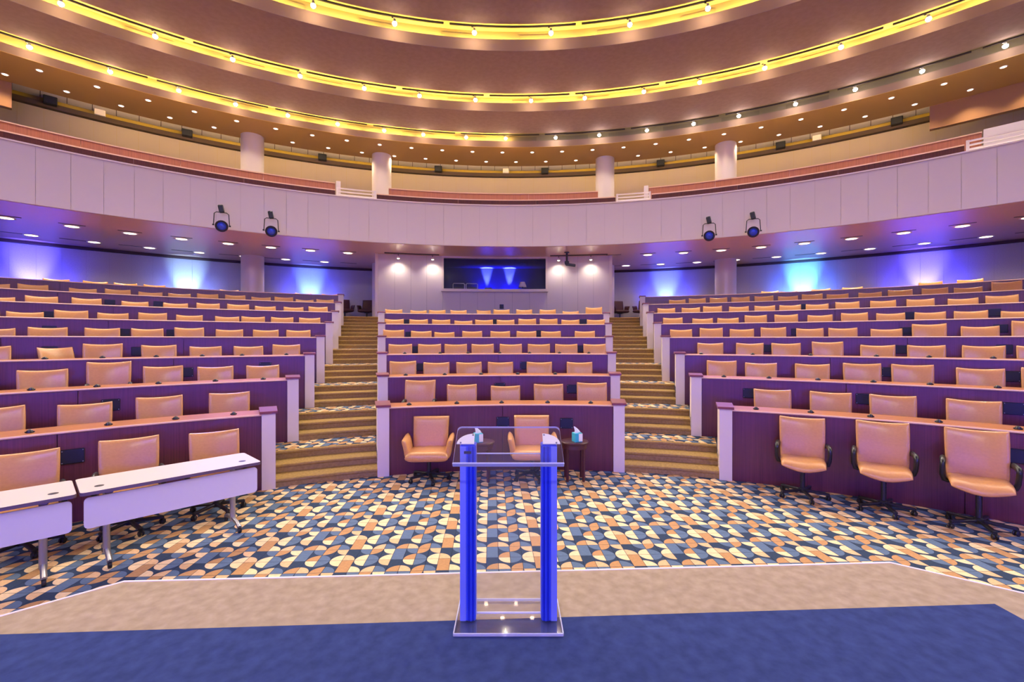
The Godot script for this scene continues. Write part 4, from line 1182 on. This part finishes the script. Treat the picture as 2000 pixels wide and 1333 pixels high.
func build_lectern() -> void:
	var t := thing("lectern", "clear acrylic lectern with two bright blue uprights at the stage front", "lectern", Vector3(-0.023, STAGE + 0.004, -2.905))
	# local -Z runs to the audience; the base's near edge is at z = 0
	part("base_plate", box(Vector3(0.70, 0.02, 0.39), 0.004, Vector3(0, 0.010, -0.20)), M.acrylic, t)
	for d in [[Vector3(0.70, 0.021, 0.008), Vector3(0, 0.0105, -0.004)], [Vector3(0.70, 0.021, 0.008), Vector3(0, 0.0105, -0.396)], [Vector3(0.008, 0.021, 0.38), Vector3(-0.347, 0.0105, -0.2)], [Vector3(0.008, 0.021, 0.38), Vector3(0.347, 0.0105, -0.2)]]:
		part("base_edge", box(d[0], 0.003, d[1]), M.acrylic_edge, t)
	for s in [-1, 1]:
		var x: float = 0.268 * s
		var up := part("upright", box(Vector3(0.105, 1.165, 0.10), 0.008, Vector3(x, 0.6035, -0.175)), M.lectern_blue, t)
		part("outer_face", box(Vector3(0.040, 1.15, 0.006), 0.002, Vector3(x + 0.031 * s, 0.6, -0.1235)), M.lectern_pale_blue, up)
		part("channel", box(Vector3(0.020, 1.15, 0.006), 0.002, Vector3(x - 0.010 * s, 0.6, -0.124)), M.lectern_channel, up)
		part("channel", box(Vector3(0.014, 1.15, 0.006), 0.002, Vector3(x - 0.034 * s, 0.6, -0.124)), M.lectern_channel, up)
		part("rib", box(Vector3(0.010, 1.15, 0.012), 0.003, Vector3(x - 0.022 * s, 0.6, -0.122)), M.lectern_blue, up)
	part("front_panel", box(Vector3(0.44, 1.08, 0.010), 0.003, Vector3(0, 0.565, -0.21)), M.acrylic, t)
	part("panel_edge", box(Vector3(0.44, 0.008, 0.012), 0.003, Vector3(0, 1.108, -0.21)), M.acrylic_edge, t)
	part("panel_edge", box(Vector3(0.44, 0.012, 0.014), 0.003, Vector3(0, 0.028, -0.21)), M.acrylic_edge, t)
	part("cross_bar", box(Vector3(0.44, 0.045, 0.012), 0.003, Vector3(0, 0.045, -0.165)), M.acrylic, t)
	# sloping reading shelf
	var slope := Basis(Vector3.RIGHT, atan2(0.197, 0.235))
	var mid := Vector3(0, 1.186, -0.118)
	var tilt := func(v: Vector3) -> Vector3: return mid + slope * v
	var st := begin()
	var shape := []
	for q in [[0.315, 0.150, -1], [0.315, -0.118, 0], [-0.315, -0.118, 1], [-0.315, 0.150, -1]]:
		if q[2] < 0:
			shape.append(Vector3(signf(q[0]) * 0.352, 0, 0.155))
		else:
			for j in 5:
				var a: float = -PI / 2 * (float(q[2]) + j / 4.0)
				shape.append(Vector3(q[0] * 1.0 + 0.030 * cos(a), 0, q[1] + 0.030 * sin(a)))
	var top := []
	var low := []
	for v in shape:
		top.append(tilt.call(v + Vector3(0, 0.009, 0))); low.append(tilt.call(v - Vector3(0, 0.009, 0)))
	flat(st, top, low[0])
	flat(st, low, top[0])
	var rim := begin()
	for j in shape.size():
		var j2 := (j + 1) % shape.size()
		flat(rim, [top[j], top[j2], low[j2], low[j]], mid)
	var shelf := part("reading_shelf", st.commit(), M.acrylic, t)
	part("shelf_edge", rim.commit(), M.acrylic_edge, shelf)
	part("paper_ledge", box(Vector3(0.704, 0.036, 0.012), 0.004, tilt.call(Vector3(0, 0.010, 0.158)), slope), M.acrylic_edge, shelf)
	for s in [-1, 1]:
		# quarter round fixing plates with two screws
		var pst := begin()
		var hub := Vector3(0.226 * s, 0.012, 0.0)
		var fan := [hub]
		for j in 9:
			var a := PI / 2 * j / 8
			fan.append(hub + Vector3(s * 0.114 * cos(a), 0, -0.085 * sin(a)))
		var out := []
		for v in fan: out.append(tilt.call(v))
		var under := []
		for v in fan: under.append(tilt.call(v - Vector3(0, 0.005, 0)))
		flat(pst, out, under[0])
		for j in fan.size(): flat(pst, [out[j], out[(j + 1) % fan.size()], under[(j + 1) % fan.size()], under[j]], tilt.call(hub + Vector3(s * 0.03, 0, -0.03)))
		var plate := part("fixing_plate", pst.commit(), M.lectern_plate, t)
		for q in [[0.088, -0.008], [0.010, -0.072]]:
			part("screw", lathe(rod(0.0065, 0.004, 8, 0.001), 10, tilt.call(hub + Vector3(s * q[0], 0.0, q[1])), slope), M.steel, plate)
	part("badge", box(Vector3(0.048, 0.018, 0.004), 0.002, Vector3(-0.268, 1.137, -0.1165)), M.badge_dark, t)

func build_balcony() -> void:
	# two rows of balcony desks: a dark front row and a lighter second row
	var rows := [
		[15.98, 6.1, 6.91, M.balcony_dark_wood, [[-58.0, -21.3], [-16.7, 12.3], [16.5, 44.2]], "dark wood front row"],
		[17.2, 6.1, 7.52, M.balcony_wood, [[-58.0, -21.3], [-15.3, 10.25], [16.2, 45.3]], "orange wood second row"],
	]
	for d in rows:
		for k in 3:
			var a: float = d[4][k][0]
			var b: float = d[4][k][1]
			var t := thing("balcony_desk", "%s desk of the balcony, %s section" % [d[5], ["left", "centre", "right"][k]], "desk", Vector3.ZERO, 0, "balcony desk rows")
			var count := maxi(2, roundi((b - a) * deg_to_rad(d[0]) / 2.4))
			var gap := rad_to_deg(0.004 / d[0])
			for j in count:
				part("front_panel", sweep(ring(d[0], d[0] + 0.03, d[1], d[2] - 0.03), ROOF, lerpf(a, b, float(j) / count) + gap, lerpf(a, b, float(j + 1) / count) - gap), d[3], t)
			part("desktop", sweep(ring(d[0] - 0.02, d[0] + 0.42, d[2] - 0.03, d[2]), ROOF, a, b), M.desk_edge, t)
	for d in [[-21.2, -20.7, "left"], [15.65, 16.15, "right"]]:
		solo("balcony_post", sweep(ring(17.1, 17.35, 6.1, 7.56), ROOF, d[0], d[1]), M.pilaster_cream, "cream end post of the balcony's second row, %s of centre" % d[2], "post", Vector3.ZERO, 0, "balcony end posts")
	solo("balcony_parapet", sweep(ring(17.15, 17.5, 6.1, 7.55), ROOF, 45.4, 56), M.pilaster_cream, "plain cream parapet at the right end of the balcony", "parapet")
	var k := 0
	for d in [[-21.1, -16.9, "left of the centre"], [12.5, 16.3, "right of the centre"], [44.4, 56.0, "far right end"]]:
		var t := thing("balcony_railing", "white balcony railing with three bars, %s" % d[2], "railing", Vector3.ZERO, 0, "balcony railings")
		for y in [6.67, 6.77, 6.87]:
			part("bar", sweep(ring(15.70, 15.74, y, y + 0.035), ROOF, d[0], d[1]), M.trim_white, t)
		var n := maxi(1, roundi((d[1] - d[0]) / 4.2))
		for j in n + 1:
			var a: float = lerpf(d[0], d[1], float(j) / n)
			part("post", sweep(ring(15.69, 15.75, 6.594, 6.91), ROOF, a - 0.11, a + 0.11), M.trim_white, t)
	var sp := [-45.21, -35.37, -22.59, -9.35, 3.81, 17.61, 29.99, 39.64]
	for j in sp.size():
		var t := thing("wall_speaker", "black wall speaker high on the balcony wall, %s from the left" % ORDINAL[j], "speaker", pol(ROOF, 22.0, sp[j], 10.02), -deg_to_rad(sp[j]), "balcony wall speakers")
		part("cabinet", box(Vector3(0.34, 0.27, 0.24), 0.02, Vector3(0, 0.05, 0.05)), M.black_plastic, t)
		part("grille", box(Vector3(0.30, 0.22, 0.01), 0.004, Vector3(0, 0.05, 0.172)), M.black_box, t)
		part("wall_mount", box(Vector3(0.08, 0.08, 0.2), 0.01, Vector3(0, 0.06, -0.15)), M.black_plastic, t)
	var wb := [-41.97, -1.02, 33.25]
	for j in 3:
		var t := thing("emergency_light", "small white wall box under the balcony ceiling tiles, %s from the left" % ORDINAL[j], "wall box", pol(ROOF, 22.0, wb[j], 10.05), -deg_to_rad(wb[j]), "white wall boxes")
		part("case", box(Vector3(0.30, 0.24, 0.14), 0.015, Vector3(0, 0.08, 0)), M.trim_white, t)
		part("cover", box(Vector3(0.24, 0.18, 0.01), 0.004, Vector3(0, 0.08, 0.074)), M.tile_white, t)
		part("wall_mount", box(Vector3(0.1, 0.1, 0.22), 0.01, Vector3(0, 0.08, -0.15)), M.trim_white, t)
